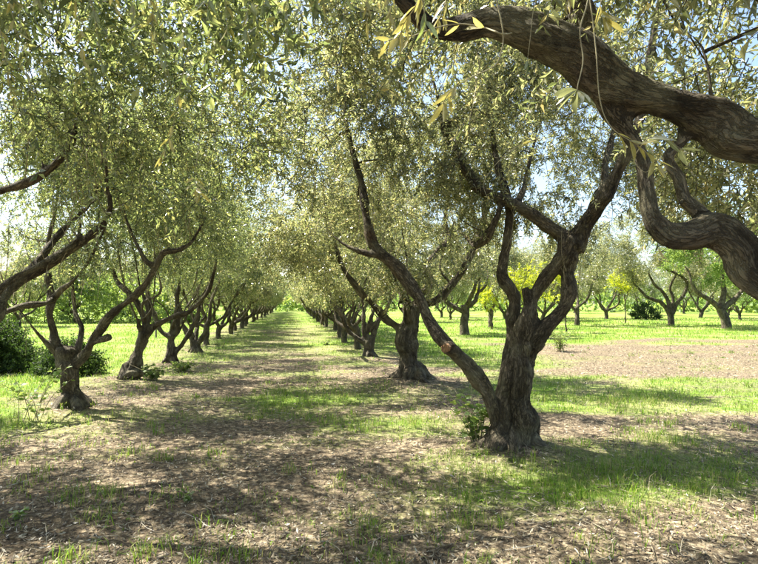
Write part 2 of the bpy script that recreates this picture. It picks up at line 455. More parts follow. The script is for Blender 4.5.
def blades(x, y, h, w, name, mat, seg=1, lean=0.45, parent=None, z=None):
    n = len(x)
    z = ground_h(x, y) if z is None else z
    a = RNG.random(n) * 2 * math.pi; l = RNG.random(n) ** 0.8 * lean * 2
    dx, dy = np.cos(a), np.sin(a)
    b = a + math.pi / 2 + RNG.normal(0, 0.5, n)
    sx, sy = np.cos(b) * w / 2, np.sin(b) * w / 2
    p0 = np.stack([x - sx, y - sy, z - 0.01], 1); p1 = np.stack([x + sx, y + sy, z - 0.01], 1)
    mx_ = x + dx * h * l * 0.30; my = y + dy * h * l * 0.30; mz = z + h * 0.55
    p2 = np.stack([mx_ + sx * .8, my + sy * .8, mz], 1); p3 = np.stack([mx_ - sx * .8, my - sy * .8, mz], 1)
    p4 = np.stack([x + dx * h * l, y + dy * h * l, z + h * (1 - 0.35 * l)], 1)
    V = np.stack([p0, p1, p2, p3, p4], 1).reshape(-1, 3)
    o = np.arange(n)[:, None] * 5
    F4 = o + np.array([[0, 1, 2, 3]]); F3 = o + np.array([[3, 2, 4]])
    me = mesh_np(name, V, [F4, F3], [mat])
    return link(bpy.data.objects.new(name, me), parent)

x, y = scatter(200000, 3.0, 60, 1.45)
gm = grass_mask(x, y)
keep = RNG.random(len(x)) < np.clip(gm * 1.5 - 0.28, 0.012, 1) ** 1.7
x, y, gm = x[keep], y[keep], gm[keep]
clump = np.clip(0.75 + 0.7 * noise2(x, y, 2.6, 31, 2), 0.3, 1.6)
h = (0.045 + 0.085 * gm * clump) * RNG.uniform(0.5, 1.4, len(x)) * (1 + np.clip(y - 12, 0, 40) * 0.012)
w = 0.0045 * (1 + np.clip(y - 5, 0, 60) * 0.17)
tag(blades(x, y, h, w, 'grass', M['grass'], lean=.7), 'green grass growing in patches over the orchard floor', 'grass', kind='stuff')
# long dark green grass tufts
def tufts(n, fx, name):
    X = []; Y_ = []; Hh = []
    for _ in range(n):
        cx, cy, s, k, hh = fx()
        X.append(RNG.normal(cx, s, k)); Y_.append(RNG.normal(cy, s, k)); Hh.append(RNG.uniform(.5, 1.1, k) * hh)
    return np.concatenate(X), np.concatenate(Y_), np.concatenate(Hh)
def fx():
    while True:
        cx, cy = scatter(1, 3.3, 22, 1.3); cx, cy = cx[0], cy[0]
        if RNG.random() < grass_mask(np.array([cx]), np.array([cy]))[0] * 0.9 + 0.05: break
    return cx, cy, RNG.uniform(.03, .10), int(RNG.integers(8, 26)), RNG.uniform(.09, .22)
X_, Y_, H_ = tufts(620, fx, '')
H_ *= .68
tag(blades(X_, Y_, H_, 0.0065 * (1 + np.clip(Y_ - 5, 0, 30) * 0.08), 'long_grass', M['grass'], lean=0.6), 'taller grass blades standing in loose tufts', 'grass', kind='stuff')

x, y = scatter(26000, 3.0, 14, 1.3)
gm = grass_mask(x, y); keep = RNG.random(len(x)) < np.clip(gm * 1.3 - .15, .02, 1); x, y = x[keep], y[keep]; n_ = len(x)
tag(blades(x, y, RNG.uniform(.015, .05, n_), RNG.uniform(.006, .016, n_), 'low_weeds', M['grass'], lean=1.0), 'low flat weeds and clover mixed into the grass', 'weeds', kind='stuff')
x, y = scatter(9000, 3.2, 30, 1.3)
gm = grass_mask(x, y); keep = RNG.random(len(x)) < np.clip(gm, .04, 1); x, y = x[keep], y[keep]; n_ = len(x)
tag(blades(x, y, RNG.uniform(.06, .2, n_), np.full(n_, .0035) * (1 + np.clip(y - 6, 0, 30) * .12), 'dry_stalks', M['dry'], lean=.5), 'dry straw coloured stalks among the grass', 'dry grass', kind='stuff')

def litter(n, y0, y1, size, name, pw=1.2):
    x, y = scatter(n, y0, y1, pw)
    gmk = grass_mask(x, y); k = RNG.random(n) > gmk * 0.7 + .45 * (noise2(x, y, 3.2, 71, 2) < -.12); x, y = x[k], y[k]; n = len(x)
    z = ground_h(x, y)
    L_ = RNG.uniform(.45, 1.2, n) ** 1.6 * size * 1.15 * (1 + np.clip(y - 6, 0, 30) * 0.05); W_ = L_ * RNG.uniform(.12, .42, n)
    a = RNG.random(n) * 6.283; ti = RNG.normal(0, .38, n); ro = RNG.normal(0, .5, n)
    d = np.stack([np.cos(a) * np.cos(ti), np.sin(a) * np.cos(ti), np.sin(ti)], 1)
    s = np.stack([-np.sin(a) * np.cos(ro), np.cos(a) * np.cos(ro), np.sin(ro)], 1)
    c = np.stack([x, y, z + 0.006 + RNG.random(n) * 0.016 + np.abs(np.sin(ti)) * L_ * .4], 1)
    up = np.array([0, 0, 1.0])
    V = np.stack([c - d * L_[:, None] / 2, c - s * W_[:, None] / 2 - up * L_[:, None] * 0.08, c + d * L_[:, None] / 2, c + s * W_[:, None] / 2 - up * L_[:, None] * .08], 1).reshape(-1, 3)
    F = np.arange(n)[:, None] * 4 + np.array([[0, 1, 2, 3]])
    # two triangles sharing the long ridge
    F3 = np.concatenate([F[:, [0, 1, 2]], F[:, [0, 2, 3]]])
    me = mesh_np(name, V, [F3], [M['dry']])
    return link(bpy.data.objects.new(name, me))
tag(litter(100000, 2.9, 22, 0.034, 'leaf_litter'), 'dry fallen olive leaves lying all over the ground', 'leaf litter', kind='stuff')

def sticks(n):
    x, y = scatter(n, 3.0, 16, 1.3); z = ground_h(x, y); rng = np.random.default_rng(8); ps = []
    for i in range(n):
        a = rng.random() * 6.28; L_ = rng.uniform(.04, .26); r0 = rng.uniform(.0015, .004)
        d = np.array([math.cos(a), math.sin(a), 0]); b = np.array([x[i], y[i], z[i] + .012]); k = rng.normal(0, .12, 2)
        ps.append(tube(np.array([[*b, r0], [*(b + d * L_ * .5 + np.array([-d[1], d[0], .0]) * L_ * k[0]), r0], [*(b + d * L_ + np.array([0, 0, abs(k[1]) * .12])), r0 * .5]]), 4, cap=False))
    V, F4, _ = join(ps)
    tag(link(bpy.data.objects.new('fallen_sticks', mesh_np('fallen_sticks', V, [F4], [M['dry']]))), 'thin dry sticks and prunings strewn among the fallen leaves', 'sticks', kind='stuff')
sticks(1500)
def clods(n):
    x, y = scatter(n, 2.9, 14, 1.2); k = RNG.random(n) > grass_mask(x, y); x, y = x[k], y[k]; n = len(x); z = ground_h(x, y)
    t = (1 + 5 ** .5) / 2
    v0 = np.array([[1, 0, 0], [-1, 0, 0], [0, 1, 0], [0, -1, 0], [0, 0, 1], [0, 0, -1]], float)
    f0 = np.array([[0, 2, 4], [2, 1, 4], [1, 3, 4], [3, 0, 4], [2, 0, 5], [1, 2, 5], [3, 1, 5], [0, 3, 5]])
    s_ = RNG.uniform(.004, .016, n) ** 1.0
    a = RNG.random(n) * 6.28; ca, sa = np.cos(a), np.sin(a)
    v = v0[None] * RNG.uniform(.6, 1.2, (n, 6, 1)) * s_[:, None, None] * np.array([1.2, 1, .6])
    v = np.stack([v[..., 0] * ca[:, None] - v[..., 1] * sa[:, None], v[..., 0] * sa[:, None] + v[..., 1] * ca[:, None], v[..., 2]], -1) + np.stack([x, y, z + s_ * .2], 1)[:, None]
    F = f0[None] + (np.arange(n) * 6)[:, None, None]
    tag(link(bpy.data.objects.new('clods', mesh_np('clods', v.reshape(-1, 3), [F.reshape(-1, 3)], [M['clod']]))), 'small crumbs of dry earth and shrivelled olives on the ground', 'clods', kind='stuff')
clods(9000)

# ------------------------------------------------------------------ sprays of leaves
def rot_to(d, roll):
    """(n,3) directions + roll -> (n,3,3) matrices whose x axis is d"""
    d = d / (np.linalg.norm(d, axis=1)[:, None] + 1e-9)
    ref = np.where(np.abs(d[:, 2:3]) > 0.93, np.array([[1.0, 0, 0]]), np.array([[0, 0, 1.0]]))
    yv = np.cross(ref, d); yv /= np.linalg.norm(yv, axis=1)[:, None]
    zv = np.cross(d, yv)
    c, s = np.cos(roll)[:, None], np.sin(roll)[:, None]
    y2 = yv * c + zv * s; z2 = -yv * s + zv * c
    return np.stack([d, y2, z2], 2)

def spray_template(rng, leaves=26, length=0.36, leaf=0.058, wid=0.0135, twig=True, pairs=True, spread=0.75):
    """a curved twig along +x that sags to -z, with leaves; returns V, F4, midx"""
    bend = rng.uniform(-0.1, 0.35)
    def pt(t): return np.stack([t * length * (1 - 0.12 * t * abs(bend)), 0.10 * length * np.sin(t * 3 + bend), -bend * length * t * t], -1)
    n = leaves
    t = np.repeat(np.linspace(0.12, 1.0, (n + 1) // 2), 2)[:n] + rng.normal(0, .01, n)
    base = pt(t)
    tan = pt(t + .02) - pt(t); tan /= np.linalg.norm(tan, axis=1)[:, None]
    az = np.tile([0, math.pi], (n + 1) // 2)[:n] + np.repeat(np.arange((n + 1) // 2), 2)[:n] * 1.57 + rng.normal(0, .5, n)
    R3 = rot_to(tan, az)
    op = rng.normal(spread, .25, n)
    ld = R3[:, :, 0] * np.cos(op)[:, None] + R3[:, :, 1] * np.sin(op)[:, None]
    ld[:, 2] -= rng.uniform(0, .35, n)
    RL = rot_to(ld, rng.random(n) * 6.28)
    LL = rng.uniform(.7, 1.2, n) * leaf; WW = wid * rng.uniform(.8, 1.2, n) * LL / leaf
    q = np.array([[0, 0, 0], [.45, .5, -.0], [1, 0, -.12], [.45, -.5, 0]])
    loc = np.stack([q[None, :, 0] * LL[:, None], q[None, :, 1] * WW[:, None], q[None, :, 2] * LL[:, None]], -1)
    loc[:, [1, 3], 2] += (WW * 0.22)[:, None]
    V = base[:, None] + np.einsum('nij,nkj->nki', RL, loc)
    V = V.reshape(-1, 3)
    F3 = np.concatenate([np.arange(n)[:, None] * 4 + np.array([[0, 1, 2]]), np.arange(n)[:, None] * 4 + np.array([[0, 2, 3]])])
    mi = np.zeros(len(F3), int)
    if twig:
        pth = np.hstack([pt(np.linspace(0, 0.97, 3)), np.array([[.0028], [.0020], [.0009]])])
        v, f4, _ = tube(pth, 3, cap=False)
        f4 = f4 + len(V)
        F3 = np.vstack([F3, f4[:, [0, 1, 2]], f4[:, [0, 2, 3]]]); mi = np.concatenate([mi, np.ones(len(f4) * 2, int)])
        V = np.vstack([V, v])
    return V, F3, mi

def foliage_mesh(name, pos, dirs, scale, temps, mats, seed=0):
    rng = np.random.default_rng(seed)
    n = len(pos)
    RM = rot_to(dirs, rng.random(n) * 6.28 * 0 + rng.normal(0, .5, n))
    pick = rng.integers(0, len(temps), n)
    Vs = []; Fs = []; Ms = []; off = 0
    for k, (tv, tf, tm) in enumerate(temps):
        s = np.where(pick == k)[0]
        if len(s) == 0: continue
        W = pos[s][:, None] + np.einsum('nij,kj->nki', RM[s], tv) * scale[s][:, None, None]
        Vs.append(W.reshape(-1, 3))
        Fs.append((tf[None] + (np.arange(len(s)) * len(tv))[:, None, None] + off).reshape(-1, 3))
        Ms.append(np.tile(tm, len(s)))
        off += len(s) * len(tv)
    return mesh_np(name, np.concatenate(Vs), [np.concatenate(Fs)], mats, np.concatenate(Ms))

_r = np.random.default_rng(3)
T_FINE = [spray_template(_r, 28, .32, .049, .0160, spread=.95) for _ in range(10)]
T_MID = [spray_template(_r, 22, .40, .072, .0240, twig=False, spread=.95) for _ in range(8)]
T_FAR = [spray_template(_r, 18, .50, .11, .036, twig=False, spread=.95) for _ in range(8)]
T_BROAD = [spray_template(_r, 12, .50, .16, .10, twig=False, spread=1.1) for _ in range(6)]
T_YEL = [spray_template(_r, 14, .40, .10, .06, twig=False, spread=1.0) for _ in range(6)]
T_IVY = [spray_template(_r, 16, .28, .060, .045, twig=False, spread=1.2) for _ in range(6)]

# ------------------------------------------------------------------ trees
RS = 0.75
def limb(pts, depth=None, tip=False):
    """pts: (px,py,rpx[,dY]) in photo units at a given depth, or world (x,y,z,r) when depth is None -> (n,4) world path"""
    out = []
    for p in pts:
        if depth is None: out.append(np.array(p, float))
        else:
            Y = depth + (p[3] if len(p) > 3 else 0)
            q = P(p[0], p[1], Y)
            out.append(np.array([*q, p[2] * Y / FPX * RS]))
    if tip:
        a, b = out[-2], out[-1]
        d = (b - a)[:3]; d = d / (np.linalg.norm(d) + 1e-9)
        u = np.array([math.sin(b[0] * 37), math.cos(b[1] * 23), .6]) * .5
        out.append(np.array([*(b[:3] + d * .28 + u * .12), b[3] * .6])); out.append(np.array([*(b[:3] + d * .5 + u * .4), max(.006, b[3] * .25)]))
    c = catmull(np.array(out), 7)
    c[:, 3] = np.maximum(c[:, 3], 0.003)
    return c

def trunk_mesh(name, limbs, origin, voxel, disp=1.0, seed=0):
    parts = []
    nodes = []; dirs = []; rad = []; us = []; ss = []; s0 = 0
    for L_ in limbs:
        q = L_.copy()
        n = len(q)
        wob = np.stack([vnoise(q[:, :3] * 3.4 + k * 9.1, seed + k) for k in range(3)], 1)
        q[:, :3] += wob * (q[:, 3:4] * 0.5)
        q[:, 3] *= 1 + 0.20 * vnoise(q[:, :3] * 5.0, seed + 5)
        parts.append(tube(q, 12))
        nodes.append(q[:, :3]); t = np.gradient(q[:, :3], axis=0); t = t / (np.linalg.norm(t, axis=1)[:, None] + 1e-9); dirs.append(t); rad.append(q[:, 3])
        u = np.cross(t[0], [.3, 1, .2]); U = []
        for i in range(n):
            u = u - t[i] * np.dot(u, t[i]); u = u / (np.linalg.norm(u) + 1e-9); U.append(u)
        us.append(np.array(U)); ss.append(s0 + np.concatenate([[0], np.cumsum(np.linalg.norm(np.diff(q[:, :3], axis=0), axis=1))])); s0 += 3.7
    V, F4, F3 = join(parts)
    V = V - origin
    me = mesh_np(name + '_raw', V, [F4, F3], [M['bark']])
    tmp = bpy.data.objects.new('tmp', me); COL.objects.link(tmp)
    md = tmp.modifiers.new('r', 'REMESH'); md.mode = 'VOXEL'; md.voxel_size = voxel; md.adaptivity = 0; md.use_smooth_shade = True
    sm = tmp.modifiers.new('s', 'SMOOTH'); sm.factor = 0.5; sm.iterations = 3
    dg = bpy.context.evaluated_depsgraph_get(); dg.update()
    out = bpy.data.meshes.new_from_object(tmp.evaluated_get(dg))
    out.name = name
    bpy.data.objects.remove(tmp); bpy.data.meshes.remove(me)
    n = len(out.vertices)
    co = np.zeros(n * 3, np.float32); out.vertices.foreach_get('co', co); co = co.reshape(-1, 3).astype(float)
    no = np.zeros(n * 3, np.float32); out.vertices.foreach_get('normal', no); no = no.reshape(-1, 3).astype(float)
    nd = np.concatenate(nodes) - origin; dr = np.concatenate(dirs); rd = np.concatenate(rad)
    us = np.concatenate(us); ss = np.concatenate(ss)
    g = np.zeros((n, 3)); RR = np.zeros(n)
    for s in range(0, n, 4000):
        cc = co[s:s + 4000]
        d2 = ((cc[:, None] - nd[None]) ** 2).sum(-1)
        k = (np.sqrt(d2) - rd[None] * .9).argmin(1)
        o_ = cc - nd[k]; al = (o_ * dr[k]).sum(1); w_ = np.cross(dr[k], us[k])
        g[s:s + 4000] = np.stack([(o_ * us[k]).sum(1), (o_ * w_).sum(1), (ss[k] + al) * .26], 1); RR[s:s + 4000] = rd[k]
    # slow twist of the grain round the limb
    tw = g[:, 2] * 3.0; g = np.stack([g[:, 0] * np.cos(tw) - g[:, 1] * np.sin(tw), g[:, 0] * np.sin(tw) + g[:, 1] * np.cos(tw), g[:, 2]], 1)
    amp = np.clip(RR / 0.12, 0.25, 1.3)
    ridge = 1 - np.abs(vnoise(g * 13 + 5, seed + 1)) * 2
    d = (0.016 * fbm(g * 7, seed + 2, 3) + 0.014 * ridge * amp + 0.010 * fbm(g * 36, seed + 3, 3) + 0.007 * (1 - 2 * np.abs(vnoise(g * 30 + 9 + .6 * fbm(co * 14, 4)[:, None], seed + 6))) + 0.034 * vnoise(co * 4.5, seed + 9) + .035 * np.clip(vnoise(co * 7 + 3, seed + 12) - .35, 0, 1) - .008) * amp * disp
    co2 = co + no * d[:, None]
    out.vertices.foreach_set('co', co2.astype(np.float32).ravel())
    a = out.attributes.new('grain', 'FLOAT_VECTOR', 'POINT'); a.data.foreach_set('vector', g.astype(np.float32).ravel())
    out.polygons.foreach_set('use_smooth', np.ones(len(out.polygons), bool))
    if not out.materials: out.materials.append(M['bark'])
    out.update()
    return out

def simple_trunk_mesh(name, limbs, origin, sides=8):
    V, F4, F3 = join([tube(q, sides) for q in limbs])
    V = V - origin
    V = V + 0.03 * np.stack([vnoise(V * 5 + k * 7, k) for k in range(3)], 1)
    return mesh_np(name, V, [F4, F3], [M['bark']], smooth=True, attrs={'grain': ('FLOAT_VECTOR', V * np.array([1, 1, .4]))})

def vase_limbs(rng, bx, by, h=1.0, n=4, r=0.16, reach=1.6, top=3.4, lean=(0, 0)):
    """an olive: short stout trunk, crooked limbs that spread"""
    b = np.array([bx, by, -0.12]); f = np.array([bx + lean[0] * .4, by + lean[1] * .4, h])
    tr = [[*b, r * 1.35], [*(b * .65 + f * .35 + rng.normal(0, .04, 3)), r * 1.0], [*(b * .3 + f * .7 + rng.normal(0, .05, 3)), r * .92], [*f, r * .95]]
    L_ = [limb(tr)]
    a0 = rng.random() * 6.28
    for k in range(n):
        a = a0 + k * 6.283 / n + rng.normal(0, .3)
        d = np.array([math.cos(a), math.sin(a)])
        rr = reach * rng.uniform(.7, 1.15); tt = top * rng.uniform(.8, 1.05)
        s = h * rng.uniform(.72, 1.0)
        p = [[*(b + (f - b) * (s + .1) / (h + .12)), r * .6]]
        for t, rad in ((.25, .52), (.5, .40), (.75, .28), (1, .14)):
            xy = np.array([bx, by]) + np.array(lean) * (.4 + .6 * t) + d * rr * (t ** .8) + rng.normal(0, .14, 2)
            p.append([*xy, s + (tt - s) * t ** 1.25 + rng.normal(0, .08), r * rad])
        L_.append(limb(p, tip=True))
        # a fork
        q = np.array(p[2]); a2 = a + rng.choice([-1, 1]) * rng.uniform(.5, .9)
        e = q.copy(); e[:2] += np.array([math.cos(a2), math.sin(a2)]) * .8; e[2] += .9; e[3] = r * .12
        mid = (q + e) / 2; mid[:3] += rng.normal(0, .12, 3); mid[3] = r * .24
        L_.append(limb([list(q[:3]) + [r * .3], mid, e], tip=True))
    return L_

def crown(limbs, origin, center, rad, K, nspr, temps, mats, seed, spr_scale=1.0, zmin=None, filt=None, droop=0.5, jit=0.16, thr=-0.1, extra=None):
    """branches grow from the limbs towards points spread through the crown; leafy twigs sit along them"""
    rng = np.random.default_rng(seed)
    nodes = np.concatenate([L_[len(L_) // 3:] for L_ in limbs if len(L_) > 8])
    nodes = nodes[nodes[:, 2] > (center[2] - rad[2] - 0.5)]
    if len(nodes) < 3: nodes = np.concatenate(limbs)[-10:]
    pts = []
    while len(pts) < K:
        v = rng.normal(0, 1, 3); v /= np.linalg.norm(v); v *= rng.random() ** 0.45
        q = center + v * rad
        if q[2] < center[2]: q[2] = center[2] + (q[2] - center[2]) * 0.9
        if vnoise(np.array([q * 0.9]), seed)[0] < thr: continue
        if zmin is not None and q[2] < zmin: continue
        pts.append(q)
    pts = np.array(pts)
    if extra is not None: pts = np.vstack([pts, extra])
    dmin = np.array([((nodes[:, :3] - q) ** 2).sum(1).min() for q in pts])
    pts = pts[np.argsort(dmin)]
    nx = nodes[:, :3]; nr = np.minimum(nodes[:, 3] * 0.6, 0.035)
    tubes = []; bn = []
    for q in pts:
        k = ((nx - q) ** 2).sum(1).argmin()
        a = nx[k]; ln = np.linalg.norm(q - a)
        if ln < 0.1: continue
        t = np.linspace(0, 1, 6)[:, None]
        path = a * (1 - t) + q * t
        path += (np.sin(t * math.pi) * ln * 0.16) * rng.normal(0, 1, 3)
        path[:, 2] += (np.sin(t[:, 0] * math.pi)) * ln * 0.10
        path[1:5] += rng.normal(0, ln * .03, (4, 3))
        r0 = min(nr[k], 0.009 + 0.016 * ln)
        rr = np.linspace(r0, 0.0035, 6)
        tubes.append(tube(np.hstack([path, rr[:, None]]), 5, cap=False))
        nx = np.vstack([nx, path[1:]]); nr = np.concatenate([nr, rr[1:]])
        bn.append(path[2:])
    V, F4, F3 = join(tubes)
    bm_ = mesh_np('branches', V - origin, [F4], [M['bark_thin']], smooth=True)
    bn = np.concatenate(bn)
    pos = bn[rng.integers(0, len(bn), nspr * 3)] + rng.normal(0, jit, (nspr * 3, 3))
    cl = vnoise(pos * 1.7 + 11, seed + 31) + .5 * vnoise(pos * 4 + 5, seed + 32)
    pos = pos[cl > -.12]; pos = pos[:nspr]; nspr = len(pos)
    out = (pos - center) / rad
    d = out * 0.7 + rng.normal(0, .6, (nspr, 3)); d[:, 2] -= droop * rng.uniform(0, 1.6, nspr)
    sc = rng.uniform(.75, 1.25, nspr) * spr_scale
    keep = np.ones(nspr, bool)
    if zmin is not None: keep &= pos[:, 2] > zmin - 0.15
    # nothing leafy right in front of the lens
    pr = project(pos); dist = np.linalg.norm(pos - np.array([0, 0, CAM_H]), axis=1)
    infr = (pr[:, 0] > -60) & (pr[:, 0] < 818) & (pr[:, 1] > -40) & (pr[:, 1] < 600) & (pr[:, 2] > -0.3)
    keep &= ~((dist < 0.9) | (infr & (dist < 2.3)))
    if filt is not None: keep &= filt(pos, pr, dist)
    fm = foliage_mesh('crown', pos[keep] - origin, d[keep], sc[keep], temps, mats, seed)
    return bm_, fm

LEAF_M = [M['olive'], M['bark_thin']]
LEAF_G = [M['olive_green'], M['bark_thin']]

def build_tree(name, origin, limbs, label, cat, group, seed, center, rad, K=160, nspr=2200, temps=None, mats=None, voxel=0.02,
               spr_scale=1.0, zmin=None, filt=None, droop=.3, simple=False, thr=-0.08, jit=.16, disp=1.0, extra=None):
    origin = np.array(origin, float)
    root = empty(name, origin); tag(root, label, cat, group)
    fr = np.random.default_rng(seed + 900)
    if not simple:
        rb = max(q[0, 3] for q in limbs if q[0, 2] < .3)
        cb = limbs[0][0, :2]
        for k in range(6):
            a = k * 1.047 + fr.normal(0, .3); d = np.array([math.cos(a), math.sin(a)]); e = fr.uniform(1.0, 1.5)
            limbs = limbs + [catmull(np.array([[*(cb + d * rb * .25), .36 * fr.uniform(.5, 1.2), rb * .3], [*(cb + d * rb * .65), .16, rb * .34], [*(cb + d * rb * e), .03, rb * .24], [*(cb + d * rb * (e + .5)), -.08, rb * .1]]), 5)]
    if simple: tm = simple_trunk_mesh('trunk', limbs, origin)
    else: tm = trunk_mesh('trunk', limbs, origin, voxel, disp=disp, seed=seed)
    t = link(bpy.data.objects.new('trunk', tm), root)
    b, f = crown(limbs, origin, np.array(center, float), np.array(rad, float), K, nspr, temps or T_MID, mats or LEAF_M, seed, spr_scale, zmin, filt, droop, jit, thr, extra)
    tag(link(bpy.data.objects.new('branches', b), root), kind='stuff')
    c = link(bpy.data.objects.new('crown', f), root); tag(c, kind='stuff')
    if not simple and voxel > .0147:
        nn = np.concatenate([q[len(q) // 4:] for q in limbs if q[-1, 2] > 1.2]); nn = nn[nn[:, 2] > 1.5]
        sh = []
        for k in range(110):
            p = nn[fr.integers(len(nn))]; a = fr.random() * 6.28; L0 = fr.uniform(.25, 1.0); o = np.array([math.cos(a), math.sin(a), 0])
            up = 1 if fr.random() < .65 else -.7
            q = np.array([[*p[:3], .005], [*(p[:3] + o * L0 * .18 + np.array([0, 0, up * L0 * .4])), .004], [*(p[:3] + o * L0 * fr.uniform(.1, .5) + np.array([0, 0, up * L0]) + fr.normal(0, .04, 3)), .0015]])
            sh.append(tube(catmull(q, 4), 3, cap=False))
        V, F4, F3 = join(sh)
        tag(link(bpy.data.objects.new('shoots', mesh_np('shoots', V - origin, [F4], [M['twig']], smooth=True)), root), kind='stuff')
    return root

def base_z(x, y): return float(ground_h(np.array([x]), np.array([y]))[0])
RG = 'olive trees of the right row'; LG = 'olive trees of the left row'

def tangle(bx, by, seed, n, z0=.55, lean=.3):
    rng = np.random.default_rng(seed); out = []
    for k in range(n):
        a = rng.random() * 6.28; d = np.array([math.cos(a), math.sin(a) * .7]); z = z0 + rng.uniform(0, .5); r = rng.uniform(.028, .05); rr = rng.uniform(.8, 1.7)
        p = [[bx + rng.normal(0, .03), by + rng.normal(0, .03), z, r * 1.2]]
        for t in (.2, .42, .66, 1.0):
            p.append([bx + d[0] * rr * t + lean * t + rng.normal(0, .11), by + d[1] * rr * t + rng.normal(0, .11), z + (2.1 * t ** 1.1) + rng.normal(0, .10), r * (1 - .55 * t)])
        out.append(limb(p, tip=True))
    return out

# --- main tree, right row, 6 m away
D = 6.1
main_limbs = [
    limb([(508, 470, 33), (511, 448, 27), (513, 425, 23), (516, 400, 22), (521, 370, 20), (525, 347, 17), (527, 324, 13), (531, 303, 9.5), (543, 284, 9.5), (556, 266, 12), (569, 247, 15)], D),
    limb([(530, 306, 9), (528, 294, 8), (526, 287, 6.5)], D),
    limb([(494, 468, 15, -.12), (496, 440, 14, -.1), (500, 412, 13, -.05), (510, 380, 11, -.05), (518, 350, 10)], D),
    limb([(523, 470, 14, -.1), (520, 440, 13, -.1), (521, 405, 13, -.08), (527, 370, 12, -.05)], D),
    limb([(528, 347, 15), (541, 328, 11, -.05), (558, 315, 9.5, -.08), (569, 301, 9, -.08), (571, 286, 9, -.05), (568, 268, 10), (571, 250, 13), (579, 232, 12)], D),
    limb([(570, 250, 15), (560, 236, 12, .05), (540, 219, 10, .1), (515, 206, 9, .2), (490, 195, 8, .25), (472, 178, 7, .3), (460, 158, 6.5, .35), (449, 137, 6, .4), (443, 118, 4, .45), (436, 92, 3, .5)], D, tip=True),
    limb([(572, 250, 15), (583, 226, 11, -.05), (600, 205, 10, -.15), (612, 186, 9.5, -.25), (623, 160, 9, -.35), (634, 130, 7.5, -.45), (642, 95, 6.5, -.5), (650, 50, 5, -.6), (660, 0, 4, -.6)], D),
    limb([(580, 232, 9), (590, 212, 6, .1), (602, 190, 6, .2), (606, 165, 5.5, .3), (612, 140, 4, .4), (620, 100, 3, .5)], D, tip=True),
    limb([(500, 430, 12, .1), (504, 395, 8, .1), (509, 360, 7.5, .12), (513, 325, 8, .15), (516, 300, 9, .15), (503, 279, 7.5, .18), (503, 262, 7, .2), (507, 235, 7, .25), (507, 205, 6, .3), (498, 170, 5, .4), (492, 130, 4, .5), (488, 80, 3, .6)], D, tip=True),
    limb([(496, 430, 12, -.05), (491, 405, 11, -.08), (484, 384, 11, -.1), (470, 366, 10.5, -.12), (455, 354, 10, -.1), (441, 340, 8, -.05), (431, 322, 7.5), (423, 302, 8, .1), (404, 277, 8, .2), (383, 257, 7.5, .3), (372, 240, 7, .35), (366, 212, 6, .4), (361, 180, 5, .5), (352, 150, 4, .6), (345, 110, 2.5, .7)], D, tip=True),
    limb([(460, 357, 9, -.1), (450, 350, 9.2, -.2), (447, 348.5, 8.6, -.27)], D),
    limb([(384, 256, 5, .3), (370, 254, 4, .3), (352, 248, 3, .35), (338, 240, 2, .4)], D, tip=True),
    limb([(500, 200, 5, .22), (497, 215, 4.5, .2), (487, 238, 6, .3), (478, 245, 5, .5), (470, 240, 3, .7)], D, tip=True),
    limb([(515, 206, 5, .2), (523, 190, 4, .3), (527, 170, 3, .4), (535, 140, 2.5, .5)], D, tip=True),
    limb([(455, 150, 5, .35), (445, 128, 6, .4), (450, 122, 6, .4)], D),
]
z0 = base_z(1.43, 6.1)
def filt_main(pos, pr, dist):
    # the tree is thin low on its right side, where sky and field show
    low = (pr[:, 0] > 585) & (pr[:, 0] < 645) & (pr[:, 1] > 180)
    front = (pos[:, 1] < 6.0) & (pr[:, 1] > 70) & (pos[:, 2] < 4.2)
    low2 = (pr[:, 1] > 235) & (pr[:, 0] > 330)
    rr = RNG.random(len(pos))
    return ~((low & (rr < .93)) | (low2 & (rr < .85)) | (front & (rr < .7)))
main = build_tree('olive_tree', (1.43, 6.1, z0), main_limbs, 'gnarled twin-stemmed olive tree with a sawn stub, nearest whole tree on the right', 'tree', RG, 1,
    (1.15, 6.3, 3.95), (3.3, 2.8, 1.85), K=320, nspr=4900, temps=T_FINE, voxel=0.0175, zmin=2.3, filt=filt_main, spr_scale=1.05)
# the sawn end of the stub
cv, cf4, cf3 = tube(np.array([[0, .04, 0, .046], [0, 0, 0, .046], [0, -.005, 0, .042], [0, .004, 0, .036], [0, .006, 0, .012]]), 20)
_a = np.arctan2(cv[:, 2], cv[:, 0]); cv[:, [0, 2]] *= (1 + .10 * np.sin(_a * 2 + .6) + .06 * np.sin(_a * 5) + .03 * np.sin(_a * 9))[:, None]; cv[:, 1] += .004 * np.sin(_a * 7)
cutp = P(446.5, 348, D - .28)
cm = mesh_np('cut_face', cv, [cf4, cf3], [M['cut']])
co_ = link(bpy.data.objects.new('cut_face', cm), main); co_.location = Vector(cutp - np.array([1.43, 6.1, z0])) + Vector((-.02, -.05, 0)); co_.rotation_euler = (0.1, 0, -.55)
tag(co_, 'orange sawn wood of the cut limb')

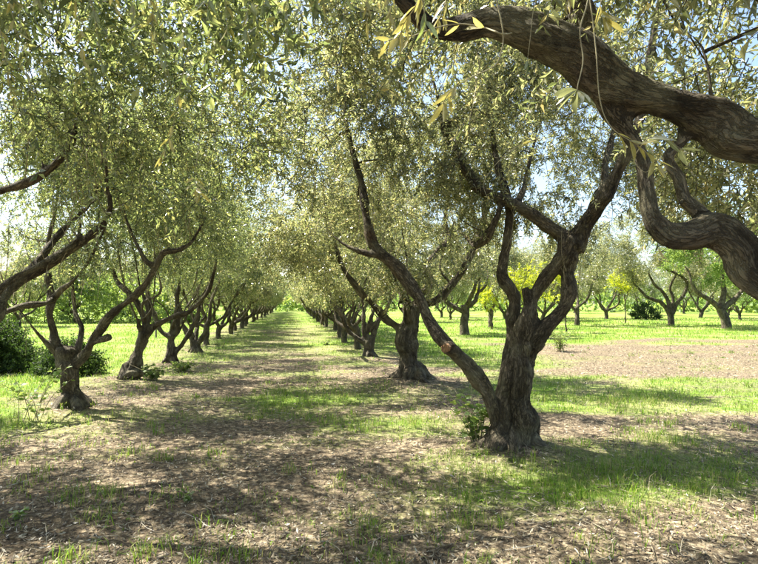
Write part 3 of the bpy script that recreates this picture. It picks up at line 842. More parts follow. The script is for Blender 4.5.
# --- second right tree, 11 m
RS = 0.68
D = 11.2
l2 = [
    limb([(412, 396, 24), (412, 384, 18), (409, 365, 13), (409, 340, 12.5), (411, 322, 13), (412, 308, 13)], D),
    limb([(420, 372, 9), (433, 384, 5, -.1), (440, 392, 3, -.2)], D), limb([(404, 372, 9), (394, 386, 6, -.1), (386, 396, 4, -.2)], D),
    limb([(408, 345, 8), (398, 328, 7), (384, 318, 6), (370, 303, 5.5), (357, 287, 5), (343, 266, 4, .1), (335, 245, 3, .2), (330, 215, 2, .3)], D, tip=True),
    limb([(412, 312, 10), (425, 305, 7), (440, 298, 6.5, -.1), (455, 280, 6.5, -.2), (467, 263, 6.5, -.3), (477, 243, 6, -.4), (484, 222, 5, -.5), (487, 190, 3, -.6)], D, tip=True),
    limb([(413, 312, 10), (420, 297, 6, .1), (430, 282, 5.5, .2), (425, 268, 5, .3), (437, 252, 4.5, .4), (448, 238, 4, .5), (446, 215, 3, .6), (452, 180, 2, .6)], D, tip=True),
    limb([(410, 315, 9), (402, 295, 6, .3), (395, 270, 5, .5), (390, 235, 4, .7), (392, 190, 3, .9)], D, tip=True)]
build_tree('olive_tree', (0.66, 11.2, base_z(.66, 11.2)), l2 + tangle(.66, 11.2, 3, 4, 1.0, -.2), 'stout olive tree with flared roots and a V of thick limbs, behind the sawn stub', 'tree', RG, 2,
    (-.1, 11.2, 3.8), (3.1, 2.6, 2.1), K=220, nspr=3400, voxel=.026, zmin=1.95)
# --- third and fourth right trees
D = 16.3
l3 = [limb([(369, 364, 9), (369, 356, 8), (370, 345, 7.5), (370, 336, 7)], D),
      limb([(367, 345, 5), (363, 332, 3.6), (363, 312, 3.2), (361, 290, 3), (352, 270, 2.5), (350, 240, 1.8)], D, tip=True),
      limb([(372, 342, 5), (376, 326, 3.5), (385, 312, 3), (392, 296, 2.6), (402, 275, 2), (405, 250, 1.5)], D, tip=True),
      limb([(366, 343, 5), (357, 339, 4), (348, 330, 3.5), (341, 315, 3, -.3), (330, 295, 2.5, -.5), (322, 270, 2, -.7)], D, tip=True)]
build_tree('olive_tree', (-.12, 16.3, base_z(-.12, 16.3)), l3 + tangle(-.3, 16.3, 4, 5, .5, -.3), 'small olive tree with a low side limb left of the stout flared one', 'tree', RG, 3,
    (-.6, 16.3, 3.7), (2.8, 2.3, 2.0), K=130, nspr=1800, voxel=.032, zmin=1.75)

# --- left row
D = 8.2
ll1 = [limb([(71, 424, 22), (71, 408, 16), (70, 393, 12), (68, 375, 12), (66, 360, 13), (66, 348, 13)], D),
       limb([(64, 362, 9), (55, 345, 6.5), (52, 325, 5.5), (51, 302, 5.5), (49, 280, 5), (47, 255, 4, .2), (52, 225, 3, .3), (58, 195, 2, .4)], D, tip=True),
       limb([(72, 362, 9), (84, 352, 8), (95, 338, 7.5, -.1), (105, 324, 6.5, -.2), (121, 307, 6, -.3), (137, 295, 5.5, -.4), (150, 275, 5, -.5), (162, 254, 4.5, -.5), (176, 250, 4, -.5), (190, 243, 3.5, -.4), (198, 232, 2.5, -.3)], D, tip=True),
       limb([(92, 342, 6, -.1), (101, 339, 5.5, -.18), (109, 336, 4.5, -.25)], D),
       limb([(52, 300, 5, -.1), (40, 304, 5, -.3), (22, 306, 5, -.5), (2, 313, 5, -.8), (-25, 318, 4, -1.1), (-50, 300, 3, -1.3)], D, tip=True),
       limb([(51, 302, 4.5), (60, 291, 4, -.1), (73, 281, 3.5, -.2), (86, 266, 3, -.3), (100, 240, 2.5, -.5), (112, 210, 2, -.5)], D, tip=True),
       limb([(60, 358, 5), (45, 342, 3, -.1), (33, 328, 2.5, -.2), (24, 316, 2, -.3), (10, 300, 1.6, -.4)], D, tip=True),
       limb([(76, 352, 5, .1), (82, 330, 3.5, .3), (76, 315, 3.2, .4), (74, 296, 3, .5), (72, 270, 2.5, .6), (80, 235, 2, .7)], D, tip=True),
       limb([(155, 266, 4, -.5), (146, 262, 3.5, -.5), (139, 250, 3, -.4), (128, 225, 2.5, -.3)], D, tip=True)]
build_tree('olive_tree', (-4.52, 8.2, base_z(-4.5, 8.2)), ll1, 'olive tree with many spreading limbs and a short stub, nearest whole tree on the left', 'tree', LG, 11,
    (-4.45, 8.1, 3.9), (2.6, 2.6, 1.9), mats=LEAF_G, K=220, nspr=3100, temps=T_FINE, voxel=.02, zmin=2.2, spr_scale=1.15)
D = 11.6
ll2 = [limb([(127, 384, 12), (131, 372, 9), (136, 360, 8), (140, 346, 7), (144, 332, 8)], D),
       limb([(122, 378, 6, -.2), (128, 374, 7, -.1), (138, 373, 7, -.1), (146, 376, 5, -.1)], D),
       limb([(143, 334, 7), (145, 320, 5.5), (138, 306, 5), (130, 295, 4.5), (118, 282, 4, .2), (110, 262, 3, .3), (104, 235, 2, .4)], D, tip=True),
       limb([(145, 334, 7), (154, 325, 5.5), (170, 318, 4.5, -.1), (188, 311, 4, -.2), (203, 299, 3.5, -.3), (211, 285, 3, -.4), (216, 262, 2, -.5)], D, tip=True),
       limb([(144, 332, 6, .1), (150, 310, 4, .3), (148, 290, 3.5, .5), (155, 265, 3, .7), (160, 235, 2, .8)], D, tip=True)]
build_tree('olive_tree', (-5.15, 11.6, base_z(-5.15, 11.6)), ll2 + tangle(-4.87, 11.6, 5, 4, .75), 'slim leaning olive tree with a split hollow foot among green weeds', 'tree', LG, 12,
    (-4.95, 11.5, 3.7), (2.6, 2.4, 1.9), mats=LEAF_G, K=160, nspr=2100, voxel=.026, zmin=1.95)
D = 15.2
ll3 = [limb([(171, 368, 9), (171, 359, 7.5), (171, 348, 6), (172, 335, 6.5)], D),
       limb([(171, 338, 5), (161, 330, 4.2), (154, 314, 3.8), (150, 300, 3.4), (144, 282, 2.6), (142, 255, 1.8)], D, tip=True),
       limb([(173, 338, 5), (178, 320, 4), (177, 298, 3.4), (180, 275, 2.6), (176, 250, 1.8)], D, tip=True),
       limb([(173, 356, 5), (180, 347, 4), (188, 335, 3.6, -.2), (196, 320, 3.2, -.3), (200, 304, 2.6, -.4), (210, 285, 2, -.5)], D, tip=True)]
build_tree('olive_tree', (-5.65, 15.2, base_z(-5.65, 15.2)), ll3 + tangle(-5.63, 15.2, 6, 5, .45), 'olive tree forking from its very foot, beyond the hollow-footed one', 'tree', LG, 13,
    (-5.6, 15.2, 3.8), (2.1, 2.2, 1.7), mats=LEAF_G, K=120, nspr=1600, voxel=.032, zmin=1.8)
D = 18.3
ll4 = [limb([(196, 360, 8), (196, 351, 6.5), (196, 344, 6)], D),
       limb([(194, 347, 5), (189, 335, 4), (182, 322, 3.2), (180, 305, 2.6), (172, 285, 2)], D, tip=True),
       limb([(197, 347, 5), (203, 336, 3.8), (209, 322, 3.2), (211, 304, 2.6), (218, 285, 2)], D, tip=True),
       limb([(196, 347, 4, .2), (197, 325, 3, .5), (199, 305, 2.6, .7), (196, 280, 2, .9)], D, tip=True)]
build_tree('olive_tree', (-5.98, 18.3, base_z(-6, 18.3)), ll4 + tangle(-6.0, 18.3, 7, 5, .4), 'short olive tree split in a low V, fourth whole tree of the left row', 'tree', LG, 14,
    (-5.9, 18.3, 3.8), (2.2, 2.1, 1.7), mats=LEAF_G, K=100, nspr=1300, voxel=.036, zmin=1.8)

# --- tree at the left edge, trunk just outside the frame
r_ = np.random.default_rng(5)
le = vase_limbs(r_, -4.05, 4.8, h=1.1, n=3, r=.16, reach=1.3, top=3.4)
le = [q for q in le if not (project(q[-1:, :3])[0, 0] > 20 and q[-1, 2] < 2.4)]
D = 4.6
le += [limb([(-95, 300, 14, .2), (-60, 235, 12), (-25, 205, 9), (0, 190, 7.5), (25, 183, 7), (48, 171, 7), (63, 155, 6.5), (72, 138, 6), (78, 118, 4), (80, 95, 2.5)], D, tip=True),
       limb([(68, 142, 4), (60, 130, 4), (51, 120, 3.2), (50, 105, 2.6), (52, 85, 2)], D, tip=True),
       limb([(48, 171, 3), (35, 150, 2.4), (28, 135, 1.8), (25, 110, 1.4)], D, tip=True), limb([(72, 142, 2.5), (90, 143, 2), (104, 150, 1.3)], D, tip=True),
       limb([(-90, 350, 11), (-50, 330, 9, .1), (-20, 305, 8, .2), (2, 290, 7, .3), (20, 276, 6.5, .4), (40, 265, 6, .5), (58, 256, 5, .6), (75, 240, 4, .7), (84, 215, 3, .8)], D, tip=True)]
left_edge = build_tree('olive_tree', (-4.05, 4.8, base_z(-4, 4.8)), le, 'olive tree at the left picture edge, only its limbs and leaves in view', 'tree', LG, 15,
    (-3.3, 4.8, 3.9), (2.9, 2.3, 1.75), mats=LEAF_G, K=200, nspr=2500, temps=T_FINE, voxel=.03, zmin=2.3, spr_scale=1.1)
# --- the tree before it, beside the camera: its outer twigs hang in at the top left
lc = vase_limbs(r_, -3.4, 1.3, h=1.1, n=4, r=.17, reach=1.5, top=3.5)
left_close = build_tree('olive_tree', (-3.4, 1.3, base_z(-3.4, 1.3)), lc, 'olive tree left of the viewer whose outermost twigs hang in at the top left', 'tree', LG, 16,
    (-2.6, 1.9, 4.1), (3.0, 2.7, 1.5), mats=LEAF_G, thr=-.3, K=180, nspr=2900, temps=T_MID, voxel=.04, zmin=2.6, spr_scale=1.1)

# --- foreground tree, right: trunk outside the frame, big limbs across the top
RS = 0.8
D = 2.0
fg = [limb([(2.35, 1.0, -.15, .30), (2.32, 1.02, .15, .22), (2.28, 1.05, .55, .19), (2.2, 1.1, .95, .19), (2.12, 1.2, 1.25, .17)]),
      limb([(2.15, 1.15, 1.15, .14), (2.0, 1.35, 1.6, .12), (1.7, 1.7, 2.0, .085), tuple([*P(758, 140, 1.95), .076]), tuple([*P(722, 116, 2.0), .078]), tuple([*P(682, 103, 2.0), .080]),
            tuple([*P(640, 92, 2.02), .078]), tuple([*P(600, 74, 2.04), .085]), tuple([*P(562, 50, 2.05), .083]), tuple([*P(528, 27, 2.05), .076]), tuple([*P(495, 18, 2.05), .072]),
            tuple([*P(468, 27, 2.05), .068]), tuple([*P(440, 30, 2.05), .056]), tuple([*P(415, 14, 2.05), .045]), tuple([*P(395, -8, 2.05), .038]), tuple([*P(380, -40, 2.1), .03]), tuple([*P(372, -90, 2.2), .02])]),
      limb([(2.2, 1.1, .9, .14), (2.0, 1.35, 1.25, .11), (1.7, 1.7, 1.55, .088), tuple([*P(765, 275, 1.95), .072]), tuple([*P(738, 245, 1.97), .062]), tuple([*P(714, 230, 2.0), .058]), tuple([*P(686, 237, 2.0), .052]),
            tuple([*P(664, 235, 2.0), .050]), tuple([*P(648, 216, 2.0), .046]), tuple([*P(641, 190, 2.02), .045]), tuple([*P(640, 162, 2.03), .044]), tuple([*P(633, 137, 2.05), .043]), tuple([*P(617, 112, 2.06), .043]), tuple([*P(602, 84, 2.05), .042])]),
      limb([(711, 226, 9), (700, 213, 9), (686, 200, 8.5), (680, 180, 8.5), (670, 164, 8), (668, 154, 8), (683, 141, 8.5), (697, 122, 9)], 2.04),
      limb([(686, 200, 4), (680, 203, 3), (673, 208, 1.6)], 2.0),
      limb([(595, 66, 15, .02), (584, 42, 13, .05), (579, 15, 12, .08), (574, -15, 10, .1), (565, -60, 8, .15), (560, -140, 6, .2)], 2.08),
      limb([(712, 104, 6, .1), (708, 72, 4.5, .12), (700, 45, 4.2, .15), (680, 26, 4, .15), (665, 5, 3.5, .2), (655, -40, 3, .25)], 2.05),
      limb([(562, 50, 10, 0), (590, 60, 5, .05), (610, 82, 3, .1)], 2.1),
      limb([(2.15, 1.15, 1.2, .12), (2.5, 1.0, 1.9, .09), (2.9, .8, 2.6, .07), (3.3, .7, 3.3, .04)]),
      limb([(2.2, 1.1, 1.2, .11), (2.2, .6, 1.9, .08), (2.0, .1, 2.6, .06), (1.7, -.4, 3.3, .035)])]
def filt_fg(pos, pr, dist):
    hang = (pr[:, 0] > 655) & (dist > 3.2) & (pr[:, 1] < 225)
    return ~((pr[:, 0] > -60) & (pr[:, 0] < 818) & (pr[:, 1] > 75) & (pr[:, 2] > 0) & ~hang & (RNG.random(len(pos)) < .93)) & ~((pr[:, 1] > -30) & (pr[:, 0] < 818) & (dist < 3.0) & (pr[:, 2] > 0))
fgt = build_tree('olive_tree', (2.35, 1.0, base_z(2.35, 1.0)), fg, 'foreground olive tree reaching thick bark-cracked limbs in from the right edge', 'tree', RG, 21,
    (2.4, 2.2, 3.8), (2.9, 2.9, 1.6), K=220, nspr=4000, temps=T_FINE, voxel=.0145, zmin=2.0, extra=np.random.default_rng(9).uniform([1.9, 3.1, 2.2], [4.4, 5.0, 3.3], (80, 3)), filt=filt_fg, spr_scale=1.05, disp=1.35)

# --- farther trees of both rows: three built once, copied with their parts
protos = []
for s in range(4):
    rg = np.random.default_rng(100 + s)
    L_ = vase_limbs(rg, 0, 0, h=[.6, .8, .5, .7][s], n=[4, 5, 4, 5][s], r=[.125, .115, .14, .13][s], reach=1.5, top=3.3, lean=(rg.normal(0, .15), rg.normal(0, .15)))
    tm = simple_trunk_mesh('trunk', L_, np.zeros(3))
    b, f = crown(L_, np.zeros(3), np.array([0, 0, 3.55]), np.array([2.5, 2.3, 2.05]), 110, 1900, T_FAR, (LEAF_G if s % 2 else LEAF_M), 200 + s, .9, 1.6, lambda p, a, d: np.ones(len(p), bool), .5)
    protos.append((tm, b, f))
def filt_true(p, a, d): return np.ones(len(p), bool)

def copy_tree(kind, x, y, rz, s, label, group, name='olive_tree', sz=None):
    tm, b, f = kind
    root = empty(name, (x, y, base_z(x, y)), rz, s); tag(root, label, 'tree', group)
    if sz: root.scale = (s, s, sz)
    link(bpy.data.objects.new('trunk', tm), root)
    tag(link(bpy.data.objects.new('branches', b), root), kind='stuff')
    c = link(bpy.data.objects.new('crown', f), root); c['kind'] = 'stuff'
    return root
ORD = ['first', 'second', 'third', 'fourth', 'fifth', 'sixth', 'seventh', 'eighth', 'ninth', 'tenth', 'eleventh', 'twelfth', 'thirteenth', 'fourteenth', 'fifteenth', 'sixteenth', 'seventeenth', 'eighteenth',
       'nineteenth', 'twentieth', 'twenty-first', 'twenty-second', 'twenty-third', 'twenty-fourth', 'twenty-fifth', 'twenty-sixth', 'twenty-seventh', 'twenty-eighth']
rg = random.Random(4)
for i, yy in enumerate(ROW_R[4:]):
    copy_tree(protos[rg.randrange(4)], right_x(yy) + rg.uniform(-.3, .15), yy, rg.random() * 6.28, rg.uniform(.92, 1.08),
        f'{ORD[i + 3]} whole olive tree from the near end of the right row', RG)
for i, yy in enumerate(ROW_L[6:]):
    copy_tree(protos[rg.randrange(4)], left_x(yy) + rg.uniform(-.1, .25), yy, rg.random() * 6.28, rg.uniform(.92, 1.08),
        f'{ORD[i + 4]} whole olive tree from the near end of the left row', LG)

# --- olive and leafy trees standing in the field on the right
RS = 0.62
FG_ = 'trees standing in the sunny field on the right'
D = 40.0
fl = [limb([(671, 328, 5.5), (671, 320, 5), (670, 312, 5)], D),
      limb([(670, 314, 4), (662, 303, 3.2), (655, 300, 3), (647, 297, 2.6), (640, 290, 2), (634, 284, 1.6)], D, tip=True),
      limb([(671, 314, 4), (668, 301, 3), (663, 292, 2.6), (655, 285, 2), (650, 276, 1.5)], D, tip=True),
      limb([(672, 314, 4), (677, 303, 3), (684, 294, 2.8), (687, 283, 2.5), (680, 275, 2.2), (668, 270, 2), (660, 262, 1.5)], D, tip=True),
      limb([(672, 312, 3), (673, 298, 2.4), (670, 288, 2), (676, 275, 1.6)], D, tip=True)]
pp = G(671, 325.2)
fo = P(671, 325, D)
build_tree('olive_tree', (fo[0], D, 0), fl, 'open olive tree with black serpentine limbs alone on the bright field', 'tree', FG_, 31,
    (fo[0] - .6, D, 5.5), (4.9, 3.6, 2.8), K=110, nspr=2300, temps=T_FAR, simple=True, zmin=2.6, spr_scale=1.2, thr=-.1)
D = 35.0
fl = [limb([(727, 333, 8), (726, 322, 7), (722, 312, 6.5), (718, 305, 6)], D),
      limb([(720, 308, 5), (710, 300, 4), (700, 294, 3.5), (694, 288, 3), (690, 275, 2)], D, tip=True),
      limb([(720, 308, 5), (724, 292, 4), (722, 275, 3), (726, 255, 2)], D, tip=True), limb([(722, 310, 5), (738, 295, 3.5), (748, 280, 2.5), (752, 262, 2)], D, tip=True)]
fo = P(725, 328, D)
build_tree('leafy_tree', (fo[0], D, 0), fl, 'broad-leaved fresh green tree leaning left at the right picture edge', 'tree', FG_, 32,
    (fo[0] - .4, D, 5.3), (4.2, 3.4, 2.7), K=90, nspr=1700, temps=T_YEL, mats=[M['fresh'], M['bark_thin']], simple=True, zmin=2.6, spr_scale=1.3)
fo = P(760, 322, 48)
def leafy(name, px, D, zc, rad, label, group, mat, temps, seed, nspr=900, h=1.2, r=.15, spr=1.2, zmin=None, K=60, cat='tree', n=3, simple=True):
    fo = P(px, 320, D)
    rg = np.random.default_rng(seed)
    L_ = vase_limbs(rg, fo[0], D, h=h, n=n, r=r, reach=rad[0] * .55, top=zc)
    return build_tree(name, (fo[0], D, 0), L_, label, cat, group, seed, (fo[0], D, zc), rad, K=K, nspr=nspr, temps=temps, mats=[mat, M['bark_thin']], simple=simple, zmin=zmin, spr_scale=spr)
leafy('leafy_tree', 775, 40, 4.2, (3.5, 3, 3.4), 'dense green leafy tree cut off by the right picture edge', FG_, M['fresh'], T_YEL, 33, 1500, zmin=.8)
leafy('olive_tree', 577, 40, 4.9, (3.9, 3.2, 2.7), 'small dark-forked olive tree seen just right of the gnarled trunk', FG_, M['olive'], T_FAR, 34, 1300, h=1.3, r=.17, zmin=2.4)
leafy('olive_tree', 465, 28, 4.0, (2.9, 2.6, 2.1), 'olive tree in the field between the sawn limb and the twisted stem', FG_, M['olive'], T_FAR, 35, 1200, h=1.5, r=.22, zmin=2.3)
leafy('olive_tree', 491, 37, 4.2, (3.0, 2.6, 2.2), 'thinner olive tree in the field left of the twisted stem', FG_, M['olive'], T_FAR, 36, 1000, h=1.2, r=.16, zmin=2.2)
leafy('young_tree', 625, 44, 3.6, (1.3, 1.2, 1.2), 'slender young tree with bright yellow-green leaves in the far field', FG_, M['yellow'], T_YEL, 37, 260, h=2.2, r=.05, zmin=1.8, K=25)
leafy('young_tree', 524, 26, 2.6, (1.0, .9, .95), 'bright yellow-leaved young tree framed by the fork of the gnarled trunk', FG_, M['yellow'], T_YEL, 38, 210, h=1.3, r=.04, zmin=1.3, K=30, spr=.9)
leafy('young_tree', 566, 30, 2.6, (.8, .8, 1.2), 'yellow-leaved sapling peeking out right beside the gnarled trunk', FG_, M['yellow'], T_YEL, 39, 170, h=1.3, r=.04, zmin=1.2, K=20, spr=.9)
leafy('young_tree', 492, 34, 2.1, (.7, .7, .8), 'low yellow-green young tree behind the twisted stem', FG_, M['yellow'], T_YEL, 40, 110, h=1.3, r=.04, zmin=1.2, K=20)

# distant trees, copies
i = 0
DG = 'distant olive trees across the right-hand field'
far_r = [(600, 62, 1.15), (612, 75, 1.2), (640, 66, 1.1), (655, 80, 1.2), (697, 62, 1.2), (740, 58, 1.2), (555, 58, 1.1), (530, 64, 1.1), (505, 56, 1.1), (478, 52, 1.05), (450, 48, 1.05), (435, 62, 1.1),
         (420, 44, 1.0), (400, 56, 1.0), (575, 82, 1.2), (690, 84, 1.2), (725, 80, 1.2), (758, 76, 1.2), (790, 64, 1.2), (385, 42, 1.0), (545, 48, 1.0)]
where = ['left of the slender yellow sapling', 'behind the slender yellow sapling', 'behind the left half of the serpentine tree', 'farthest back behind the serpentine tree', 'between the serpentine tree and the leaning green tree',
         'behind the leaning green tree', 'behind the fork hole of the gnarled trunk', 'beyond the yellow tree framed by the trunk', 'beyond the twisted stem', 'between the two mid-field olives', 'left of the mid-field olive behind the sawn limb',
         'small one right of the stout trunk', 'directly right of the stout flared tree', 'hidden partly by the V of thick limbs', 'farthest back right of the gnarled trunk', 'farthest back near the right edge',
         'behind the leaning green tree, farthest', 'at the right edge, farthest back', 'just past the right edge of the view', 'behind the stout flared tree', 'behind the gnarled trunk']
for q_, ((px, d, s), wh) in enumerate(zip(far_r, where)):
    if q_ in (1, 3, 9, 13, 17, 19): continue
    px += rg.uniform(-8, 8); d *= rg.uniform(.9, 1.12); s *= rg.uniform(.8, 1.2)
    fo = P(px, 310, d)
    copy_tree(protos[i % 4], fo[0], d, rg.random() * 6.28, s * rg.uniform(.95, 1.2), f'distant olive on the right, {wh}', DG); i += 1
DL = 'distant trees beyond the field on the left'
far_l = [(-60, 34, 1.2, 'off the left edge'), (20, 38, 1.15, 'above the dark bank'), (75, 46, 1.2, 'behind the nearest left tree'), (112, 52, 1.15, 'above the pale field strip'), (150, 58, 1.15, 'behind the hollow-footed tree'), (190, 66, 1.2, 'near the converging row')]
for px, d, s, wh in far_l:
    fo = P(px, 310, d)
    copy_tree(protos[i % 4], fo[0], d, rg.random() * 6.28, s, f'distant pale olive beyond the left field, {wh}', DL); i += 1

# --- a far-off wood along the horizon: reads as one mass
def far_wood():
    rng = np.random.default_rng(77)
    n = 2200
    a = rng.uniform(-1.25, 1.25, n)
    d = rng.uniform(105, 135, n)
    top = 4.5 + 3.0 * noise2(a * 14, a * 0, 1, 55, 3) 
    z = rng.random(n) ** .8 * top
    pos = np.stack([np.sin(a) * d, np.cos(a) * d, z], 1)
    dirs = rng.normal(0, 1, (n, 3)); 
    me = foliage_mesh('wood', pos, dirs, rng.uniform(5, 8, n), T_BROAD, [M['fresh'], M['bark_thin']], 5)
    o = link(bpy.data.objects.new('far_wood', me)); tag(o, 'low green wood closing off the field at the horizon', 'wood', kind='stuff')
far_wood()

# --- leafy hedge and dark bank on the far left
def foliage_mass(name, cx, cy, lx, ly, hz, n, mat, temps, label, cat, seed, scale=1.0, core=True, z0=0.0, rz=0):
    rng = np.random.default_rng(seed)
    root = empty(name, (cx, cy, base_z(cx, cy)), rz); tag(root, label, cat)
    v = rng.normal(0, 1, (n, 3)); v[:, 2] = np.abs(v[:, 2]); v /= np.linalg.norm(v, axis=1)[:, None]
    r = 0.82 + .22 * rng.random(n) + .22 * fbm(v * 3, seed, 3)
    pos = v * r[:, None] * np.array([lx, ly, hz]) + np.array([0, 0, z0])
    d = v + rng.normal(0, .7, (n, 3)); d[:, 2] -= .3
    f = foliage_mesh('foliage', pos, d, rng.uniform(.7, 1.3, n) * scale, temps, [mat, M['bark_thin']], seed)
    c = link(bpy.data.objects.new('foliage', f), root); c['kind'] = 'stuff'
    # woody inside: stems fanning from the base
    st = []
    for k in range(14):
        a = rng.random() * 6.28; e = rng.uniform(.3, .85)
        q = np.array([[math.cos(a) * lx * .15, math.sin(a) * ly * .15, -.05, .03], [math.cos(a) * lx * .3 * e, math.sin(a) * ly * .3 * e, hz * .4, .022], [math.cos(a) * lx * e * .8, math.sin(a) * ly * e * .8, hz * .85 * math.sqrt(max(.1, 1 - e * e)), .008]])
        st.append(tube(catmull(q, 4), 5))
    V, F4, F3 = join(st)
    tag(link(bpy.data.objects.new('stems', mesh_np('stems', V, [F4, F3], [M['bark_thin']], smooth=True)), root), kind='stuff')
    return root
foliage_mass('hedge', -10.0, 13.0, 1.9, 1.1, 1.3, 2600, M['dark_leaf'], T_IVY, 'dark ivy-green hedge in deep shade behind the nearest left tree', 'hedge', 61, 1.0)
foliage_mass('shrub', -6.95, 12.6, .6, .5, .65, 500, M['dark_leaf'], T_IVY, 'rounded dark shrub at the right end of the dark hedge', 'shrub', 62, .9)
foliage_mass('hedge', -27, 46, 14.0, 2.2, 3.6, 3000, M['pale'], T_BROAD, 'tall fresh green hedge beyond the sunny left field', 'hedge', 63, 1.4)
foliage_mass('shrub', G(614, 312)[0] + 4, 58, 3.2, 1.6, 2.2, 330, M['broad'], T_BROAD, 'low green shrub at the far side of the right field beside the yellow sapling', 'shrub', 64, 1.4)
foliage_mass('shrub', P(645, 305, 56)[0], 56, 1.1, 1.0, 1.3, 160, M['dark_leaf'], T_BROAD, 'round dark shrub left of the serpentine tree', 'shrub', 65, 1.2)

# --- broad-leaved plants and weeds
def plant(name, x, y, nst, hgt, spreadr, leaf, label, cat, seed, mat, lw=.6, nl=9):
    rng = np.random.default_rng(seed)
    root = empty(name, (x, y, base_z(x, y))); tag(root, label, cat)
    tub = []; Vs = []; Fs = []; off = 0
    for k in range(nst):
        a = rng.random() * 6.28; s = spreadr * rng.uniform(.3, 1); hh = hgt * rng.uniform(.6, 1)
        b = rng.normal(0, spreadr * .12, 2)
        q = np.array([[b[0], b[1], -.02, .005], [b[0] + math.cos(a) * s * .35, b[1] + math.sin(a) * s * .35, hh * .55, .004], [b[0] + math.cos(a) * s, b[1] + math.sin(a) * s, hh, .0015]])
        pth = catmull(q, 6); tub.append(tube(pth, 4))
        for j in range(nl):
            t = rng.uniform(.2, 1); c = pth[int(t * (len(pth) - 1)), :3]
            aa = rng.random() * 6.28; el = rng.uniform(-.4, .5)
            d = np.array([[math.cos(aa) * math.cos(el), math.sin(aa) * math.cos(el), math.sin(el)]])
            RM = rot_to(d, np.array([rng.normal(0, .5)]))[0]
            Lf = leaf * rng.uniform(.6, 1.2)
            g = []
            for u, wv in ((0.12, .02), (.3, .42), (.55, .5), (.8, .3), (1.0, .0)):
                zz = -.22 * u * u
                g += [[u, wv * lw, zz + .06 * wv], [u, 0, zz], [u, -wv * lw, zz + .06 * wv]]
            g = np.array(g) * Lf
            Vs.append(c + g @ RM.T)
            f = []
            for m_ in range(4):
                o = m_ * 3; f += [[o, o + 1, o + 4, o + 3], [o + 1, o + 2, o + 5, o + 4]]
            Fs.append(np.array(f) + off); off += 15
    V, F4, F3 = join(tub)
    tag(link(bpy.data.objects.new('stems', mesh_np('stems', V, [F4, F3], [M['twig']], smooth=True)), root), kind='stuff')
    c = link(bpy.data.objects.new('leaves', mesh_np('leaves', np.concatenate(Vs), [np.concatenate(Fs)], [mat], smooth=True)), root); c['kind'] = 'stuff'
    return root
g = G(476, 447)
plant('sapling', g[0], g[1], 16, .62, .34, .09, 'leafy green suckers growing at the left foot of the gnarled trunk', 'plant', 71, M['fresh'], .75, 13)
g = P(32, 400, 7.4)
plant('shrub', g[0], 7.4, 9, .8, .55, .085, 'straggly broad-leaved plant in front of the dark hedge at left', 'plant', 72, M['fresh'], .6, 16)
g = G(152, 382)
plant('weeds', g[0], g[1], 26, .34, .45, .09, 'clump of bright green weeds at the hollow-footed left tree', 'weeds', 73, M['fresh'], .6, 10)
plant('weeds', G(182, 371)[0], G(182, 371)[1], 22, .3, .45, .09, 'green weeds right of the low-forked tree in the left row', 'weeds', 74, M['fresh'], .6, 10)
g = G(560, 352)
plant('weeds', g[0], g[1], 30, .85, .55, .14, 'tall yellow-green weeds right behind the gnarled trunk', 'weeds', 75, M['fresh'], .25, 12)
plant('weeds', G(325, 345)[0], G(325, 345)[1], 14, .22, .4, .08, 'low weeds at the foot of the right row', 'weeds', 76, M['fresh'], .6, 8)
plant('seedling', G(20, 520)[0], G(20, 520)[1], 4, .08, .08, .05, 'small broad-leaved seedling in the litter at the lower left', 'seedling', 77, M['broad'], .7, 6)
plant('seedling', G(188, 500)[0], G(188, 500)[1], 4, .09, .09, .05, 'small broad-leaved seedling in the litter left of centre', 'seedling', 78, M['broad'], .7, 6)

def tuft(px, py, k, hh, s, label):
    g = G(px, py)
    root = empty('grass_tuft', (g[0], g[1], base_z(g[0], g[1])))
    tag(blades(RNG.normal(0, s, k), RNG.normal(0, s, k), RNG.uniform(.5, 1.1, k) * hh, np.full(k, .007), 'blades', M['grass'], lean=.55, z=np.zeros(k), parent=root), kind='stuff')
    tag(root, label, 'grass tuft', 'single grass tufts in the bare litter')
tuft(104, 497, 45, .13, .07, 'bright grass tuft in the sunlit litter left of centre')
tuft(72, 560, 60, .14, .08, 'grass tuft at the bottom left corner')
tuft(140, 556, 40, .15, .05, 'grass tuft beside the pale stone at the bottom edge')
tuft(214, 455, 50, .12, .09, 'grass tuft in the shade of the aisle')
tuft(278, 392, 70, .14, .12, 'wide grass tuft in the middle of the aisle')
tuft(636, 497, 40, .2, .06, 'tall grass tuft in the shade right of the gnarled trunk')
tuft(470, 520, 45, .14, .09, 'grass tuft in front of the gnarled trunk')

